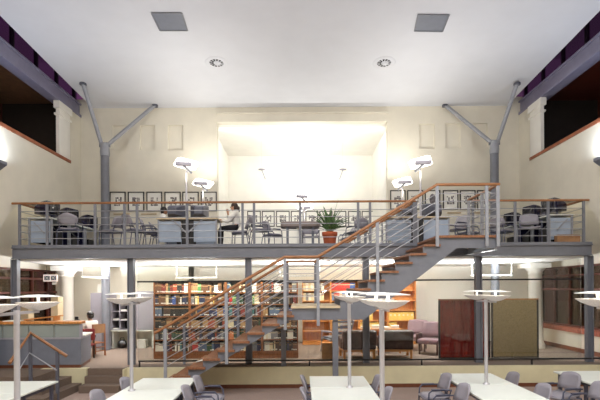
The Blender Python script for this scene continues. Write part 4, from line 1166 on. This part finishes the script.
# added area fills under the unseen front of the ceiling, no luminaires there
NW = (250, 250, 252)
for x in (-4, 0, 4):
    for y in (0.5, 4.5):
        light('AREA', 'hall_fill', (x,y,ceil_z(y)-.25), 200, NW, 1.2, 1.2)
# uplight from the lamp rows that washes the ceiling
for x in (-2.9, .8, 3.2):
    light('SPOT', 'bowl_uplight', (x,4.9,2.9), 75, (226,236,255), .3, rot=UP, spot=160, blend=.7)
    light('SPOT', 'bowl_uplight', (x,7.6,2.9), 65, (226,236,255), .3, rot=UP, spot=160, blend=.7)
for x in (-5.2, 5.2): light('SPOT', 'ceiling_side_fill', (x,9.0,4.6), 70, (210,230,255), .3, rot=UP, spot=130, blend=.8)  # added spots without fixtures, brightening the ceiling sides
# alcove cove light behind the header
light('AREA', 'alcove_cove', (0,YB+.5,OZ-.06), 85, (252,252,252), 5.6, .3, (R(48),0,0))
# shelf light over the oak units and lounge
light('AREA', 'shelf_light', ((XO0+2*OW),YO-1.1,H+.70), 66, (255,230,192), 3.6, .15, (R(25),0,0))
# added fill for the dark books, no lamp hangs there
light('AREA', 'bookcase_fill', (XB0+2*BW,YBK-.55,H+.70), 85, (255,246,232), 3.8, .15, (R(22),0,0))
light('AREA', 'counter_fill', (-6.0,13.6,H+.70), 40, (255,246,234), 1.6, .5)  # added fill near the grey cabinets, no fixture there
light('AREA', 'lounge_fill', (4.6,13.2,H+.70), 80, (246,250,255), 3.0, .5, (R(30),0,0))  # added to brighten the wall behind the lounge, no fixture
light('AREA', 'gallery_fill', (-8.6,11.5,H+5.8), 12, (255,206,150), .3, 2.0)  # added warm fill inside the left gallery, not a modelled lamp
for s_ in (-1,1): light('AREA', 'aisle_fill', (s_*7.82,12.6,H+3.3), 16, NW, .3, 3.0)  # added fills for the dim aisles, without fixtures

# ================================================================== CAMERA
cam = bpy.data.cameras.new('camera'); co = bpy.data.objects.new('camera', cam); COL.objects.link(co)
co.location = (0,0,H)
co.rotation_euler = (Matrix.Rotation(R(90),4,'X') @ Matrix.Rotation(-TH,4,'Z')).to_euler()
cam.sensor_width = 36; cam.lens = 36*F/600; cam.shift_x = -1/600; cam.shift_y = 88/600
cam.clip_end = 100
sc.camera = co
sc.view_settings.view_transform = 'Standard'; sc.view_settings.look = 'None'
sc.view_settings.exposure = 0.14; sc.view_settings.gamma = 1.0; sc.view_settings.use_curve_mapping = False
sc.cycles.use_denoising = True
sc.cycles.max_bounces = 10; sc.cycles.diffuse_bounces = 6; sc.cycles.transparent_max_bounces = 16
sc.cycles.sample_clamp_indirect = 6
